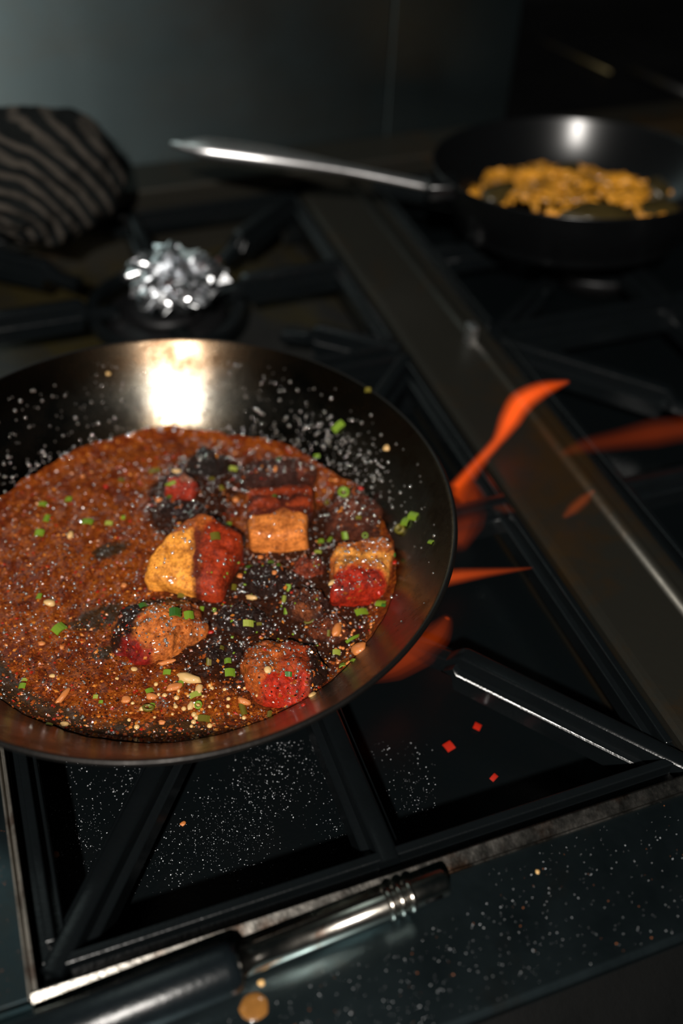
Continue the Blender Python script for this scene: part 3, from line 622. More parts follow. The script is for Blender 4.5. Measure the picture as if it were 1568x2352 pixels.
# (x, y, w, h, spin deg, kind colour, form, phrase)
SCAL = [
 (778, 981, 30, 17, 40, 'g', 0, 'bright green scallion scrap stuck high on the pan wall, upper right'),
 (845, 897, 14, 12, 0, 'o', 0, 'tiny olive scallion scrap on the far right pan rim'),
 (789, 1134, 26, 24, 0, 'g', 1, 'bright green scallion ring on the dark piece behind the right cube'),
 (793, 1229, 15, 18, 20, 'g', 0, 'small green scallion square just behind the right pork cube'),
 (838, 1229, 14, 12, 0, 'g', 1, 'small green scallion nub above the right pork cube'),
 (920, 1217, 24, 22, 50, 'o', 1, 'yellow-green scallion nub at the lower end of the row on the right wall'),
 (933, 1200, 24, 18, 50, 'g', 0, 'middle green scallion scrap of the row on the right wall'),
 (950, 1187, 20, 24, 50, 'g', 0, 'topmost green scallion scrap of the row on the right wall'),
 (990, 1246, 12, 14, 40, 'g', 0, 'tiny green scallion scrap furthest right on the pan wall'),
 (876, 1388, 18, 26, 60, 'g', 0, 'green scallion scrap at the lower right corner of the right cube'),
 (882, 1391, 10, 12, 60, 'd', 0, 'dark green speck at the lower right corner of the right cube'),
 (829, 1408, 30, 17, 20, 'g', 0, 'green scallion leaf square in front of the right pork cube'),
 (494, 1234, 22, 20, 15, 'o', 0, 'olive scallion square on top of the largest pork cube'),
 (524, 1206, 17, 11, 0, 'g', 0, 'small green scallion scrap at the back corner of the largest cube'),
 (401, 1410, 27, 24, 10, 'd', 0, 'dark green scallion square on the charred piece, left of the pair'),
 (433, 1416, 22, 22, 15, 'g', 0, 'green scallion square on the charred piece, right of the pair'),
 (417, 1368, 20, 18, 0, 'o', 0, 'pale olive scallion square under the front edge of the largest cube'),
 (463, 1400, 12, 12, 0, 'g', 0, 'tiny green scallion scrap right of the pair on the charred piece'),
 (492, 1402, 9, 10, 0, 'g', 1, 'tiny green scallion nub at the right end of the charred piece'),
 (328, 1392, 18, 13, 30, 'd', 0, 'dark green scallion scrap on the charred piece\'s far left shoulder'),
 (569, 1433, 25, 16, 5, 'p', 0, 'pale lime scallion diamond on the black glaze in the middle'),
 (595, 1434, 12, 8, 5, 'o', 0, 'tiny olive scrap right of the pale lime diamond'),
 (663, 1353, 9, 23, 0, 'g', 0, 'upright thin green scallion sliver left of the round mushroom'),
 (652, 1378, 10, 20, 0, 'p', 2, 'pale yellow-green sliver just below the upright thin green one'),
 (657, 1404, 12, 15, 0, 'g', 0, 'green scallion bit at the left foot of the round mushroom'),
 (640, 1300, 14, 8, 0, 'd', 0, 'dark green scrap on the very dark central lump'),
 (622, 1292, 14, 8, 0, 'd', 0, 'dark green scrap under the striped cube\'s front edge'),
 (730, 1269, 16, 9, 0, 'p', 0, 'pale green scallion scrap between the striped and the right cube'),
 (737, 1245, 14, 12, 0, 'g', 0, 'green scallion scrap right of the striped cube\'s lower corner'),
 (757, 1240, 8, 20, -20, 'g', 0, 'slender green scrap leaning left of the right cube'),
 (710, 1428, 24, 11, 20, 'o', 1, 'olive scallion arc on the round brown mushroom'),
 (811, 1468, 40, 8, 35, 'g', 2, 'long thin green scallion strip at the lower right sauce edge'),
 (772, 1500, 18, 14, 0, 'p', 0, 'lime scallion scrap below the two fried garlic cloves'),
 (787, 1531, 16, 14, 0, 'g', 0, 'green scallion scrap at the bottom right sauce edge'),
 (810, 1518, 14, 9, -30, 'g', 0, 'small green scrap beside the lowest right sauce edge'),
 (754, 1455, 8, 16, 0, 'o', 0, 'olive sliver clinging left of the oval fried clove'),
 (523, 1520, 16, 15, 10, 'g', 0, 'bright green diamond, upper of the two left of the lowest pork'),
 (527, 1547, 24, 20, 10, 'g', 0, 'bright green square, lower of the two left of the lowest pork'),
 (509, 1489, 10, 12, 0, 'o', 0, 'small olive scrap above the two bright green squares'),
 (661, 1549, 18, 12, 0, 'd', 0, 'dark green scallion scrap on the lowest pork piece'),
 (619, 1642, 12, 20, 0, 'o', 0, 'olive scallion square at the sauce edge under the lowest pork'),
 (558, 1630, 14, 34, 20, 'o', 2, 'long olive strip standing left of the olive edge square'),
 (384, 1545, 18, 13, 0, 'g', 0, 'green scallion scrap left of the long cream garlic slice'),
 (415, 1572, 14, 16, 0, 'g', 0, 'green scallion square lying on the cream garlic slice'),
 (449, 1597, 28, 14, 20, 'p', 0, 'pale lime scallion piece in front of the cream garlic slice'),
 (455, 1621, 18, 18, 0, 'g', 1, 'green scallion ring below the pale lime piece'),
 (340, 1628, 28, 16, 5, 'o', 1, 'olive scallion ring among the grits at the front left'),
 (349, 1622, 14, 12, 10, 'g', 0, 'green scrap lying on the olive front ring'),
 (343, 1588, 18, 12, 30, 'g', 0, 'green scallion scrap behind the olive front ring'),
 (468, 1652, 28, 16, 0, 'o', 0, 'brownish olive scallion square, nearest of all to the front rim'),
 (220, 1601, 12, 10, 0, 'p', 0, 'tiny lime nub alone in the front left sauce'),
 (232, 1613, 10, 8, 0, 'g', 0, 'tiny green scrap just right of the lime nub'),
 (113, 1665, 16, 8, 0, 'p', 0, 'lime scrap at the front left edge of the sauce'),
 (137, 1447, 30, 24, 50, 'g', 0, 'green scallion leaf bit alone in the left sauce'),
 (52, 1577, 16, 14, 0, 'g', 0, 'green scrap in the sauce near the left picture edge'),
 (57, 1562, 14, 8, 0, 'p', 0, 'yellowish scrap in the sauce near the left picture edge'),
 (90, 1371, 11, 16, 0, 'g', 0, 'green scrap behind the round garlic nugget at left'),
 (91, 1226, 20, 17, 0, 'g', 0, 'green scallion scrap in the far left sauce, lower one'),
 (98, 1160, 19, 13, 0, 'g', 0, 'green scallion scrap in the far left sauce, upper one'),
 (107, 1192, 12, 22, 0, 'g', 0, 'upright green scrap between the two far left ones'),
 (201, 1201, 25, 16, 0, 'g', 0, 'green scallion scrap in the sauce left of the largest cube'),
 (158, 1149, 15, 13, 0, 'g', 0, 'green scrap in the sauce behind left'),
 (250, 1203, 17, 11, 0, 'p', 0, 'pale green scrap right of the left sauce\'s green scallion'),
 (283, 1190, 9, 10, 0, 'g', 0, 'tiny green scrap near the small red pork piece'),
 (278, 1104, 13, 10, 0, 'o', 0, 'tiny olive scrap near the far sauce edge'),
 (355, 1083, 26, 12, 20, 'o', 0, 'olive scallion strip near the far edge left of the mushroom'),
 (392, 1112, 26, 8, 25, 'g', 0, 'thin green strip on the small red pork piece'),
 (390, 1141, 14, 9, 0, 'd', 0, 'dark green scrap at the foot of the small red pork piece'),
 (534, 1078, 20, 12, 0, 'p', 0, 'lime scallion scrap right of the black mushroom'),
 (486, 1101, 14, 9, 0, 'o', 0, 'olive scrap in front of the black mushroom'),
 (509, 1122, 10, 14, 30, 'o', 0, 'olive scrap left of the striped cube\'s far corner'),
 (630, 1140, 10, 8, 0, 'd', 0, 'dark green dot on the striped cube\'s dark half'),
 (640, 1055, 10, 7, 0, 'd', 0, 'dark green dot on the crusted piece behind the striped cube'),
 (728, 1048, 14, 8, 0, 'g', 0, 'green scrap at the far right sauce edge'),
 (750, 1155, 9, 14, 0, 'o', 0, 'olive sliver right of the striped cube'),
 (537, 1350, 11, 16, 0, 'o', 0, 'olive scallion bit right of the largest cube\'s front corner'),
 (573, 1303, 18, 7, 0, 'd', 0, 'dark green sliver under the striped cube'),
 (905, 1275, 7, 9, 0, 'd', 0, 'dark green dot beside the red chili bead'),
 (823, 1190, 13, 9, 0, 'o', 0, 'olive dot on the dark piece behind the right cube'),
 (480, 1519, 12, 18, 0, 'o', 0, 'olive scrap in the dark sauce between the front pieces'),
]
for (x, y, w_, h_, sp, c_, f_, ph) in SCAL:
    place_bit('scallion_ring' if f_ == 1 else 'scallion_bit', SM[c_][f_], x, y, w_, h_, math.radians(sp) - YAW, ph, 'scallion', 'chopped scallions in the frying pan', 0.3)
GARL = [
 (115, 1387, 30, 20, 0, 'c', 0, 'round yellow garlic nugget alone in the left sauce'),
 (162, 1230, 14, 24, 0, 'c', 1, 'cream garlic bit standing in the upper left sauce'),
 (578, 1374, 30, 14, -15, 'c', 1, 'cream pine-nut shaped garlic bit right of the largest cube'),
 (771, 1449, 22, 40, 80, 'b', 0, 'oval fried garlic clove in front of the right cube'),
 (825, 1493, 42, 32, 15, 'b', 1, 'plump fried garlic clove at the lower right sauce edge'),
 (763, 1340, 14, 22, 60, 'c', 2, 'cream sliver at the left side of the right cube'),
 (718, 1597, 14, 26, 70, 'c', 0, 'cream garlic slice at the right foot of the lowest pork'),
 (615, 1539, 17, 18, 0, 'c', 2, 'cream garlic bit on top of the lowest pork piece'),
 (383, 1522, 44, 13, 15, 'b', 0, 'long orange garlic sliver in front of the charred piece'),
 (435, 1560, 62, 24, -12, 'c', 1, 'long cream garlic slice, upper arm of the front curl'),
 (458, 1585, 16, 34, 85, 'c', 0, 'cream garlic slice, right arm of the front curl'),
 (400, 1580, 44, 20, 25, 'b', 2, 'orange garlic slice, left arm of the front curl'),
 (438, 1622, 14, 26, 80, 'c', 1, 'upright cream slice below the front curl'),
 (308, 1538, 16, 14, 0, 'c', 2, 'pale brown nubbin left of the front garlic curl'),
 (269, 1559, 10, 8, 0, 'c', 0, 'tiny cream crumb below the charred piece, left'),
 (121, 1553, 16, 9, 0, 'c', 0, 'cream crumb in the lower left sauce'),
 (145, 1600, 16, 50, 65, 'b', 0, 'long upright orange sliver in the lower left sauce'),
 (149, 1665, 22, 17, 20, 'c', 1, 'yellow garlic nub at the front left sauce edge'),
 (96, 1479, 18, 14, 0, 'b', 0, 'orange crumb in the left sauce below the leaf bit'),
 (142, 1487, 12, 10, 0, 'b', 1, 'small orange crumb right of the orange crumb at left'),
 (285, 1345, 16, 14, 0, 'b', 2, 'orange crumb left of the largest cube'),
 (541, 1149, 16, 20, 0, 'b', 0, 'orange garlic bead left of the striped cube'),
 (888, 1030, 17, 15, 0, 'c', 0, 'amber garlic bit stuck on the right pan wall'),
 (249, 859, 12, 9, 0, 'c', 1, 'pale crumb stuck high on the far pan wall'),
 (190, 1095, 12, 12, 0, 'b', 0, 'orange bead near the far left sauce edge'),
 (348, 1602, 30, 18, 0, 'b', 1, 'orange crumb cluster bit behind the olive ring'),
 (290, 1608, 26, 20, 10, 'b', 2, 'orange lump at the front left of the grits'),
 (560, 1612, 34, 18, -15, 'b', 0, 'orange lump left of the lowest pork\'s foot'),
 (372, 1660, 18, 12, 0, 'b', 1, 'orange crumb nearest the front rim'),
 (598, 1281, 14, 13, 0, 'b', 0, 'orange bead under the striped cube\'s front edge'),
 (630, 1316, 13, 12, 0, 'b', 1, 'orange bead on the central dark lump'),
 (552, 1324, 18, 14, 0, 'b', 2, 'pinkish orange lump right of the largest cube'),
 (770, 1104, 14, 9, 0, 'b', 0, 'orange flake behind the right dark piece'),
 (632, 1078, 8, 18, 0, 'b', 1, 'orange shred on the crusted piece'),
 (405, 1010 + 73, 22, 10, 10, 'c', 2, 'cream shred near the far edge above the small red pork'),
 (365, 1150, 18, 12, 30, 'b', 0, 'orange shred left of the low black piece'),
 (905, 1293, 16, 13, 0, 'r', 0, 'bright red chili bead on the wall side of the right cube'),
 (243, 1118, 14, 12, 0, 'r', 0, 'red chili bit in the upper left sauce'),
 (484, 1453, 18, 10, 20, 'r', 0, 'red chili scrap between charred piece and middle glaze'),
 (828, 1123, 16, 10, 0, 'r', 0, 'red chili scrap at the back of the right dark piece'),
 (697, 1620, 14, 12, 0, 'r', 0, 'red chili scrap at the foot of the lowest pork'),
 (870, 1362, 14, 14, 0, 'r', 0, 'red chili scrap at the right side of the right cube'),
]
for (x, y, w_, h_, sp, c_, i_, ph) in GARL:
    big, small = max(w_, h_), min(w_, h_)
    me = GM[c_][i_ % len(GM[c_])]
    spn = sp if w_ >= h_ else (sp if sp else 90)
    place_bit('chili_bit' if c_ == 'r' else 'garlic_bit', me, x, y, big / 1.5, small / 1.1, math.radians(spn) - YAW, ph, 'chili' if c_ == 'r' else 'garlic', 'chili bits in the frying pan' if c_ == 'r' else 'garlic bits in the frying pan', 0.35)

# joined uncountable bits: real geometry built into one mesh per sort
def specks(name, pts, mat, label, cat, parent=None, shape='octa'):
    """pts: (P, n, r)"""
    vs_, fs = [], []
    for (P, n, r) in pts:
        F = frame_from(n, random.uniform(0, 6.28)).to_3x3(); b = len(vs_)
        if shape == 'drop':                                         # a domed droplet
            K = 9
            for (rr, zz) in ((1.0, 0.0), (0.86, 0.38), (0.5, 0.66)):
                for j in range(K): vs_.append(P + F @ V((rr * r * math.cos(j * 2 * math.pi / K), rr * r * math.sin(j * 2 * math.pi / K), zz * r)))
            vs_.append(P + F @ V((0, 0, 0.78 * r)))
            for q in range(2):
                for j in range(K): fs.append((b + q * K + j, b + q * K + (j + 1) % K, b + (q + 1) * K + (j + 1) % K, b + (q + 1) * K + j))
            for j in range(K): fs.append((b + 2 * K + j, b + 2 * K + (j + 1) % K, b + 3 * K))
        else:
            sx, sy, sz_ = r * random.uniform(0.7, 1.5), r * random.uniform(0.6, 1.1), r * random.uniform(0.5, 0.9)
            for q in ((1, 0, 0), (-1, 0, 0), (0, 1, 0), (0, -1, 0), (0, 0, 1), (0, 0, -1)): vs_.append(P + F @ V((q[0] * sx, q[1] * sy, q[2] * sz_)))
            for t in ((0, 2, 4), (2, 1, 4), (1, 3, 4), (3, 0, 4), (2, 0, 5), (1, 2, 5), (3, 1, 5), (0, 3, 5)): fs.append(tuple(b + i for i in t))
    me = bpy.data.meshes.new(name); me.from_pydata([tuple(v) for v in vs_], [], fs); me.materials.append(mat)
    if shape == 'drop':
        for p_ in me.polygons: p_.use_smooth = True
    return link(name, me, parent, label=label, cat=cat, kind='stuff')
def in_pan(n, dens, rmin, rmax, skip=None):
    o = []
    while len(o) < n:
        th = random.uniform(0, 6.283); r = rmax * math.sqrt(random.random()); x, y = r * math.cos(th), r * math.sin(th)
        if random.random() > dens(x, y): continue
        h = down(x, y)
        if h and h[3] == 1: continue
        if h and h[3] in (2, 3) and random.random() < 0.75: continue
        if h: o.append((h[0], h[1], random.uniform(rmin, rmax_) if False else rmin + (dens.rmax - rmin) * random.random() ** 2.5))
    return o
def D(fn, rmax):
    fn.rmax = rmax; return fn
grit_cols = [('sauce_grit_brown', (0.34, 0.07, 0.010)), ('sauce_grit_orange', (0.68, 0.22, 0.03)), ('sauce_grit_dark', (0.03, 0.008, 0.004)), ('sauce_grit_red', (0.40, 0.02, 0.006))]
for i, (nm, c_) in enumerate(grit_cols):
    m_ = plain(nm, c_, 0.28, 0, 0, 0, 0.5)
    cnt = (2600, 750, 2300, 650)[i]
    def dn(x, y):
        d = 0.35 + 0.65 * smoothstep(0.01, -0.09, y)
        return d * (1 - 0.8 * thick(x, y)) * (0.4 + 0.6 * (noise.noise(V((x, y, i)) * 50) > -0.1))
    pts = in_pan(cnt, D(dn, (0.0014, 0.0013, 0.0009, 0.0012)[i]), 0.00032, 0.118)
    specks('sauce_grit', pts, m_, ('brown spice grit through the orange sauce', 'orange garlic grit thickest at the front of the sauce', 'black pepper grit dotted over the sauce', 'red chili grit dotted over the sauce')[i], 'spice grit')
rx = random.Random(11)
def sprinkle(n, fn, r0, r1):
    o = []
    while len(o) < n:
        q = fn()
        if q is None: continue
        h = cast(CAM, ray(*q))
        if h and h[3] != 1: o.append((h[0], h[1], rx.uniform(r0, r1)))
    return o
def q1():
    x, y = rx.gauss(430, 85), rx.gauss(1615, 34)
    return (x, y) if 280 < x < 590 and 1540 < y < 1685 else None
specks('minced_garlic', sprinkle(46, q1, 0.0007, 0.0014), M['garlic'], 'minced garlic crumbs in the orange sauce nearest the front rim', 'garlic', shape='drop')
specks('fried_garlic_crumbs', sprinkle(26, lambda: (rx.uniform(770, 905), rx.uniform(1430, 1560)), 0.0006, 0.0012), M['garlic_brown'], 'fried garlic crumbs at the lower right edge of the sauce', 'garlic', shape='drop')
specks('scallion_specks', sprinkle(30, lambda: (rx.uniform(480, 740), rx.uniform(1270, 1500)), 0.0005, 0.0010), M['scallion'], 'tiny green scallion specks in the dark glaze in the middle', 'scallion')
# droplets on the food and on the wall
def dn2(x, y): return 0.3 + 0.7 * thick(x, y)
specks('sauce_bubbles', in_pan(3400, D(dn2, 0.0010), 0.00030, 0.117), M['oil'], 'tiny glistening oil beads on sauce and meat', 'oil beads', shape='drop')
wp = []
while len(wp) < 620:
    th = random.gauss(math.radians(72), math.radians(52)); r = 0.112 + 0.030 * random.random() ** 1.7
    x, y = r * math.cos(th), r * math.sin(th)
    if noise.noise(V((x, y, 4)) * 45) < -0.25: continue
    h = pan_bvh.ray_cast(V((x, y, 0.2)), V((0, 0, -1)))
    n = h[1] if h[1].z > 0 else -h[1]
    wp.append((h[0], n, 0.00035 + 0.0008 * random.random() ** 2.5))
for k in range(230):                                                # dense splash on the right wall
    th = math.radians(random.gauss(21, 13)); r = random.gauss(0.124, 0.0055); x, y = r * math.cos(th), r * math.sin(th)
    h = pan_bvh.ray_cast(V((x, y, 0.2)), V((0, 0, -1)))
    if h[0] is None: continue
    wp.append((h[0], h[1] if h[1].z > 0 else -h[1], 0.0003 + 0.0008 * random.random() ** 2))
specks('oil_droplets', wp, M['oil'], 'oil droplets spattered over the pan wall above the sauce', 'oil droplets', shape='drop')

# ================================================================== SECOND PAN
P2 = V((0.398, 0.277, 0.012)); K2 = 0.115 / 0.133; TILT = Matrix.Rotation(math.radians(-5.5), 3, 'X')
pan2 = empty('noodle_pan', P2, label='black non-stick pan of yellow noodles with a bright steel handle', cat='pan')
prof2 = [(0, 0.0), (0.085, 0.0), (0.098, 0.002), (0.108, 0.008), (0.118, 0.022), (0.126, 0.037), (0.1305, 0.047), (0.1320, 0.0485), (0.1330, 0.0475), (0.1310, 0.043), (0.122, 0.024), (0.110, 0.004), (0.098, -0.004), (0, -0.004)]
prof2 = [(r * K2, z * 0.95) for r, z in prof2]; pan2.rotation_euler = (math.radians(-5.5), 0, 0)
bm = bmesh.new(); bm_lathe(bm, sm_prof(prof2, 3), 120); finish('pan_bowl', bm, M['nonstick'], pan2)
bm = bmesh.new()
hA, hB = TILT.inverted() @ (at(990, 428, 0.050) - P2), TILT.inverted() @ (at(392, 331, 0.078) - P2)
pts = []; rad = []
for i in range(25):
    t = i / 24; p_ = hA.lerp(hB, t) + V((0, 0, 0.003 * math.sin(math.pi * t))); pts.append(p_)
    w_ = 0.0062 + 0.0062 * smoothstep(0.25, 0.70, t); w_ *= 1 - 0.75 * smoothstep(0.86, 1.0, t) if t > 0.86 else 1
    rad.append(w_)
bm_tube(bm, pts, rad, 20, squash=0.55)
hd = finish('pan_handle', bm, M['handle_steel'], pan2, label='long shiny steel handle')
bm = bmesh.new(); base_dir = (hA - hB).normalized()
bm_box(bm, (-0.012, -0.013, -0.007), (0.014, 0.013, 0.007), 0.003)
ang = math.atan2(base_dir.y, base_dir.x)
bmesh.ops.rotate(bm, verts=bm.verts, cent=(0, 0, 0), matrix=Matrix.Rotation(ang, 3, 'Z')); bmesh.ops.translate(bm, verts=bm.verts, vec=hA + base_dir * 0.008)
finish('handle_bracket', bm, M['nonstick'], pan2)
# noodles: a loose nest of strands
bm = bmesh.new()
rn = random.Random(3)
def noodle_h(x, y):
    e = (x / 0.098) ** 2 + (y / 0.095) ** 2
    return 0.006 + 0.016 * max(0, 1 - e) + 0.006 * noise.noise(V((x, y, 0)) * 40)
for k in range(330):
    th = rn.uniform(0, 6.283); r = 0.086 * math.sqrt(rn.random()); x, y = r * math.cos(th), r * math.sin(th)
    if noise.noise(V((x, y, 9)) * 26) < -0.12 or (y < -0.040 and -0.03 < x < 0.03): continue
    d = rn.uniform(0, 6.283); cu = rn.uniform(-1, 1) * 0.35; pts = []
    for s in range(9):
        z = noodle_h(x, y) + rn.uniform(0, 0.004)
        if math.hypot(x, y) > 0.091: break
        pts.append((x, y, z)); x += 0.0055 * math.cos(d); y += 0.0055 * math.sin(d); d += cu
    if len(pts) > 3: bm_tube(bm, pts, 0.0019, 5)
finish('fried_noodles', bm, M['noodle'], None, loc=P2, label='golden yellow fried noodles filling the black pan', cat='noodles', kind='stuff').rotation_euler = (math.radians(-5.5), 0, 0)
for k, (x, y, s, sp) in enumerate(((-0.055, 0.020, 0.020, 20), (-0.010, -0.052, 0.026, -8), (0.050, -0.045, 0.024, 12), (-0.075, -0.005, 0.013, 60), (0.02, 0.045, 0.016, 30), (0.075, -0.01, 0.018, 50))):
    bm = bmesh.new(); bmesh.ops.create_icosphere(bm, subdivisions=3, radius=1)
    for v in bm.verts:
        h = 1 + 0.3 * noise.noise(v.co * 1.7 + V((k * 7, 0, 0))); v.co = V((v.co.x * s * h, v.co.y * s * 0.55 * h, v.co.z * 0.009 * h))
    o = finish('wilted_greens', bm, M['noodle_dark'], None, loc=P2 + TILT @ V((x, y, noodle_h(x, y) + 0.002)), label=('dark wilted greens in the noodles, far left in the pan', 'large dark patch of greens in front of the noodles', 'dark greens at the front right of the noodle pan', 'small dark greens at the left noodle edge', 'dark greens among the noodles behind the middle', 'dark greens at the right edge of the noodles')[k], cat='greens', group='dark greens in the noodle pan')
    o.rotation_euler = (0, 0, math.radians(sp))

# ================================================================== FOIL
fo = at(400, 636, 0.018)
bm = bmesh.new(); bmesh.ops.create_icosphere(bm, subdivisions=4, radius=1)
for v in bm.verts:
    c = v.co.copy()
    h = 0.88 + 0.30 * noise.noise(c * 2.3 + V((4, 1, 0))) + 0.34 * noise.noise(c * 5.5) + 0.16 * noise.noise(c * 12)
    c += V((noise.noise(c * 7), noise.noise(c * 7 + V((9, 0, 0))), noise.noise(c * 7 + V((0, 9, 0))))) * 0.22
    v.co = V((c.x * 0.036 * h, c.y * 0.030 * h, c.z * 0.022 * h))
finish('crumpled_foil', bm, M['foil'], None, smooth=False, loc=fo, label='crumpled bright aluminium foil on the burner behind the frying pan', cat='foil')

# ================================================================== CLOTH
cc = V((-0.010, 0.388, 0.049))
bm = bmesh.new(); bmesh.ops.create_icosphere(bm, subdivisions=6, radius=1)
for v in bm.verts:
    c = v.co.copy(); ang = math.atan2(c.z + 0.2, c.x + 0.35)
    fold = 0.035 * math.sin(math.hypot(c.x + 0.4, c.z + 0.3) * 24 + 1.4 * noise.noise(c * 2)) + 0.10 * noise.noise(c * 2.1 + V((1, 2, 3))) + 0.03 * noise.noise(c * 8)
    h = 1 + fold
    v.co = V((c.x * 0.064 * h, c.y * 0.050 * h, max(c.z, -0.95) * 0.050 * h))
finish('striped_cloth', bm, M['cloth'], None, loc=cc, label='bundled dark cloth with pale curved stripes against the steel wall', cat='cloth')

# ================================================================== UTENSIL on the ledge
ax0 = at(402, 2272, 0.006); axe = at(1019, 2026, 0.006)
ud = (axe - ax0).normalized()
ut = empty('kitchen_utensil', ax0, label='black-gripped utensil with ringed chrome tube on the steel front ledge', cat='utensil')
def uq(px, py): return (at(px, py, 0.006) - ax0).dot(ud)
s_end = uq(548, 2215); t_end = uq(1024, 2024)
bm = bmesh.new()
S = [-0.17, s_end - 0.006, s_end - 0.003, s_end - 0.0008, s_end]; bm_tube(bm, [ud * s for s in S], [0.0102, 0.0101, 0.0099, 0.0088, 0.0074], 40)
finish('grip_sleeve', bm, M['sleeve'], ut, label='black rubber grip')
bm = bmesh.new()
bm_tube(bm, [ud * s for s in (s_end - 0.003, t_end - 0.0015, t_end - 0.0004, t_end)], [0.0056, 0.0056, 0.0053, 0.0045], 40)
finish('tube', bm, M['chrome'], ut, label='chrome tube with rust specks')
for (rx, ry) in ((893, 2077), (916, 2068), (939, 2059)):
    s = uq(rx, ry); bm = bmesh.new()
    bm_tube(bm, [ud * (s + q) for q in (-0.0016, -0.0009, 0, 0.0009, 0.0016)], [0.0056, 0.0065, 0.0069, 0.0065, 0.0056], 40)
    finish('ring', bm, M['chrome'], ut)
bm = bmesh.new(); sd = V((ud.y, -ud.x, 0)) if ud.x > 0 else V((-ud.y, ud.x, 0))
s0, s1 = uq(965, 2050), uq(1003, 2035)
bm_tube(bm, [ud * s + sd * 0.0052 + V((0, 0, 0.0010)) for s in (s0, s1)], 0.0011, 10); finish('slot', bm, M['black_front'], ut, label='dark slot near the tube tip')

# ================================================================== FLAMES
fl = [
 ('curling bright orange flame tongue rising right of the frying pan', [(1040, 1125, 0.004), (1085, 1075, 0.008), (1140, 1015, 0.014), (1170, 965, 0.020), (1195, 925, 0.026), (1240, 897, 0.032), (1285, 882, 0.036), (1308, 876, 0.038)], [14, 13, 13, 24, 27, 20, 10, 3], (1.0, 0.10, 0.008), 85),
 ('thin twin flame strand beside the pan, under the curling tongue', [(1045, 1145, 0.0), (1065, 1118, 0.004), (1095, 1085, 0.008), (1125, 1055, 0.01)], [22, 16, 9, 2], (1.0, 0.10, 0.01), 30),
 ('flat horizontal orange flame jutting from the middle of the pan side', [(1020, 1328, -0.002), (1060, 1322, 0.0), (1120, 1315, 0.002), (1170, 1310, 0.004), (1225, 1304, 0.005)], [20, 17, 11, 7, 2], (1.0, 0.11, 0.012), 48),
 ('broad dull red flame bulging below the thin strands', [(1050, 1260, -0.012), (1060, 1200, -0.010), (1078, 1150, -0.006), (1090, 1110, -0.004)], [16, 44, 40, 6], (1.0, 0.10, 0.010), 8),
 ('broad dim orange flame under the lower right pan edge', [(840, 1560, -0.014), (900, 1530, -0.012), (960, 1490, -0.012), (1005, 1455, -0.010), (1030, 1415, -0.008)], [10, 34, 42, 30, 8], (1.0, 0.10, 0.010), 11),
 ('faint flame trail crossing the divider toward the right edge', [(1285, 1045, 0.010), (1340, 1025, 0.012), (1420, 1010, 0.014), (1500, 995, 0.016), (1590, 980, 0.018), (1680, 950, 0.020), (1750, 915, 0.022)], [8, 20, 26, 34, 30, 18, 3], (1.0, 0.11, 0.012), 5),
 ('short separate flame lick over the left divider edge', [(1292, 1190, 0.004), (1315, 1170, 0.006), (1340, 1148, 0.008), (1365, 1125, 0.01)], [5, 14, 14, 4], (1.0, 0.15, 0.02), 16),
 ('small faint flame spot between pan and divider', [(1130, 1166, -0.002), (1160, 1168, 0), (1185, 1176, 0)], [4, 14, 3], (1.0, 0.15, 0.02), 6),
]
for (lab, pp, ww, c_, st) in fl:
    P = [at(*q) for q in pp]; R_ = [px2m(w_, q) for w_, q in zip(ww, P)]
    # Catmull-Rom subdivision
    P2_, R2_ = [], []
    for i in range(len(P) - 1):
        a, b, c, d = P[max(i - 1, 0)], P[i], P[i + 1], P[min(i + 2, len(P) - 1)]
        for k in range(5):
            t = k / 5; P2_.append(0.5 * ((2 * b) + (c - a) * t + (2 * a - 5 * b + 4 * c - d) * t * t + (3 * b - 3 * c + d - a) * t ** 3)); R2_.append(R_[i] + (R_[i + 1] - R_[i]) * t)
    P2_.append(P[-1]); R2_.append(R_[-1])
    R2_ = [max(r * 1.2, 0.0002) for r in R2_]
    o0 = P2_[0].copy(); bm = bmesh.new(); bm_tube(bm, [q - o0 for q in P2_], R2_, 18, squash=0.8)
    f0 = finish('flame', bm, flame_mat('flame', c_, st * 0.30), None, loc=o0, label=lab, cat='flame', group='gas flames beside the frying pan')
    for nm_, kr, ks in (('inner_flame', 0.72, 0.40), ('flame_core', 0.42, 0.75)):
        bm = bmesh.new(); bm_tube(bm, [q - o0 for q in P2_[1:-1]], [r * kr for r in R2_[1:-1]], 18, squash=0.8)
        finish(nm_, bm, flame_mat(nm_, c_, st * ks), f0)

# ================================================================== STOVE SPECKS AND CRUMBS
def scatter(n, fn, rmin, rmax, z=0.0):
    o = []
    k = 0
    while len(o) < n and k < n * 30:
        k += 1; q = fn()
        if q is None: continue
        o.append((q, V((random.gauss(0, .3), random.gauss(0, .3), 1)).normalized(), rmin + (rmax - rmin) * random.random() ** 3))
    return o
def f_tray():
    px, py = random.uniform(60, 1000), random.uniform(1700, 2260)
    if noise.noise(V((px, py, 0)) * 0.006) < random.uniform(-0.5, 0.5): return None
    P = at(px, py, -0.0458)
    return P if XL + 0.004 < P.x < XR - 0.002 and YF + 0.004 < P.y < YM else None
specks('salt_specks', scatter(4200, f_tray, 0.00007, 0.00034), M['salt'], 'fine pale specks over the black tray in front of the pan', 'specks')
def f_ledge():
    x, y = random.uniform(-0.12, 0.4), random.uniform(-0.258, YF - 0.008)
    if (V((x, y, 0)) - V((ax0.x, ax0.y, 0))).cross(V((ud.x, ud.y, 0))).length < 0.0105 and x < 0.09: return None
    if random.random() < smoothstep(0.0, 0.25, x) * 0.7: return None
    return V((x, y, TZ + 0.0001))
specks('ledge_specks', scatter(1000, f_ledge, 0.00008, 0.00030), M['salt'], 'pale specks dusted over the steel front ledge', 'specks')
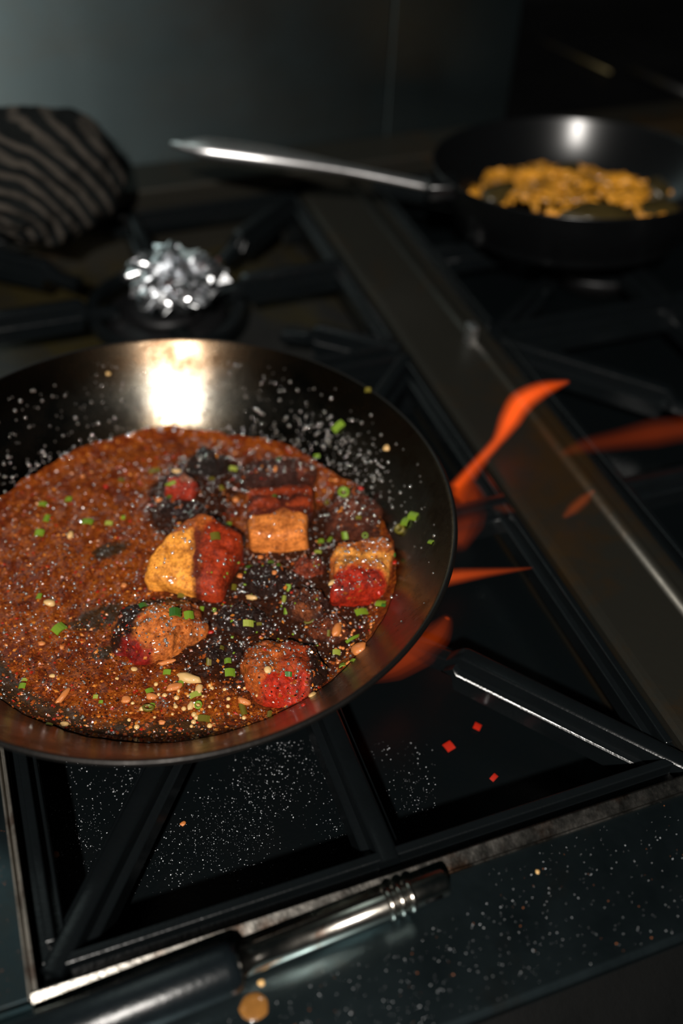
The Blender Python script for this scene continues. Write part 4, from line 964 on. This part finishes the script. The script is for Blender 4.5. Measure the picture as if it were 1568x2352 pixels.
specks('ledge_crumbs', scatter(110, f_ledge, 0.0001, 0.0005), M['crumb_orange'], 'brown crumbs over the steel front ledge', 'crumbs')
def f_lip():
    return V((random.uniform(0.0, 0.25), YF - 0.003 + random.uniform(-0.003, 0.001), TZ + 0.0012))
specks('lip_crumbs', scatter(50, f_lip, 0.0002, 0.0008), M['crumb_orange'], 'rusty crumbs along the front lip', 'crumbs')
def f_side():
    return V((random.uniform(-0.135, XL - 0.003), random.uniform(YF, -0.02), TZ))
specks('side_specks', scatter(260, f_side, 0.00012, 0.0004), M['crumb_orange'], 'brown specks on the steel left of the well', 'specks')
# loose flakes on the stove
FLK = [(1030, 1718, 22, 22, 'r', -0.0458, 'red chili flake on the stove right of the pan, larger one', 1), (1095, 1672, 18, 16, 'r', -0.0458, 'dull red chili flake furthest from the ledge', 1),
       (1133, 1788, 20, 11, 'r', -0.0458, 'small bright red chili flake nearest the front lip', 1), (130, 1965, 12, 12, 'b', -0.0458, 'orange crumb on the black tray at lower left', 0),
       (420, 1893, 10, 10, 'b', -0.0458, 'orange crumb on the black tray mid front', 0), (1234, 2003, 8, 8, 'c', TZ, 'white crumb on the ledge right of the tube tip', 0),
       (819, 1742, 9, 16, 'c', -0.0458, 'white crumb just below the pan edge', 0), (1082, 1974, 14, 12, 'b', TZ, 'rusty crumb on the lip right of the tube tip', 0),
       (600, 2258, 12, 14, 'c', TZ, 'pearly drop beside the grip end', 0), (1132, 1901, 40, 12, 'b', -0.0458, 'brown scrap lying inside the front lip', 0)]
fmesh = leaf_mesh(M['chili'], 0.15)
for (x, y, w_, h_, c_, z, lab, isf) in FLK:
    me = fmesh if isf else GM[c_][0]
    P = at(x, y, z); o = bpy.data.objects.new('chili_flake' if isf else 'crumb', me); COL.objects.link(o)
    a = px2m(w_, P) / 2; b = px2m(h_, P) / 2 * 1.2; zz = min(a, b) * 0.7
    Mx = frame_from(V((0.1, -0.1, 1)), random.uniform(0, 3)) @ Matrix.Diagonal((a, b, zz, 1)); Mx.translation = P + V((0, 0, zz * 0.8)); o.matrix_world = Mx
    tag(o, lab, 'chili' if isf else 'crumb', 'chili flakes fallen on the stove' if isf else 'crumbs fallen on the stove')
# rust coloured grease spot by the grip
P = at(584, 2312, TZ); bm = bmesh.new(); bm_lathe(bm, [(0, 0.0009), (0.003, 0.0008), (0.005, 0.0004), (0.0058, 0.0)], 28)
for v in bm.verts:
    v.co.x *= 1 + 0.2 * noise.noise(v.co * 300); v.co.y *= 0.9
finish('grease_blob', bm, plain('grease', (0.30, 0.13, 0.03), 0.2, 0, 300, 0.6, 0.8, cs=500), None, loc=P, label='brown grease blob on the ledge below the grip end', cat='grease spot')
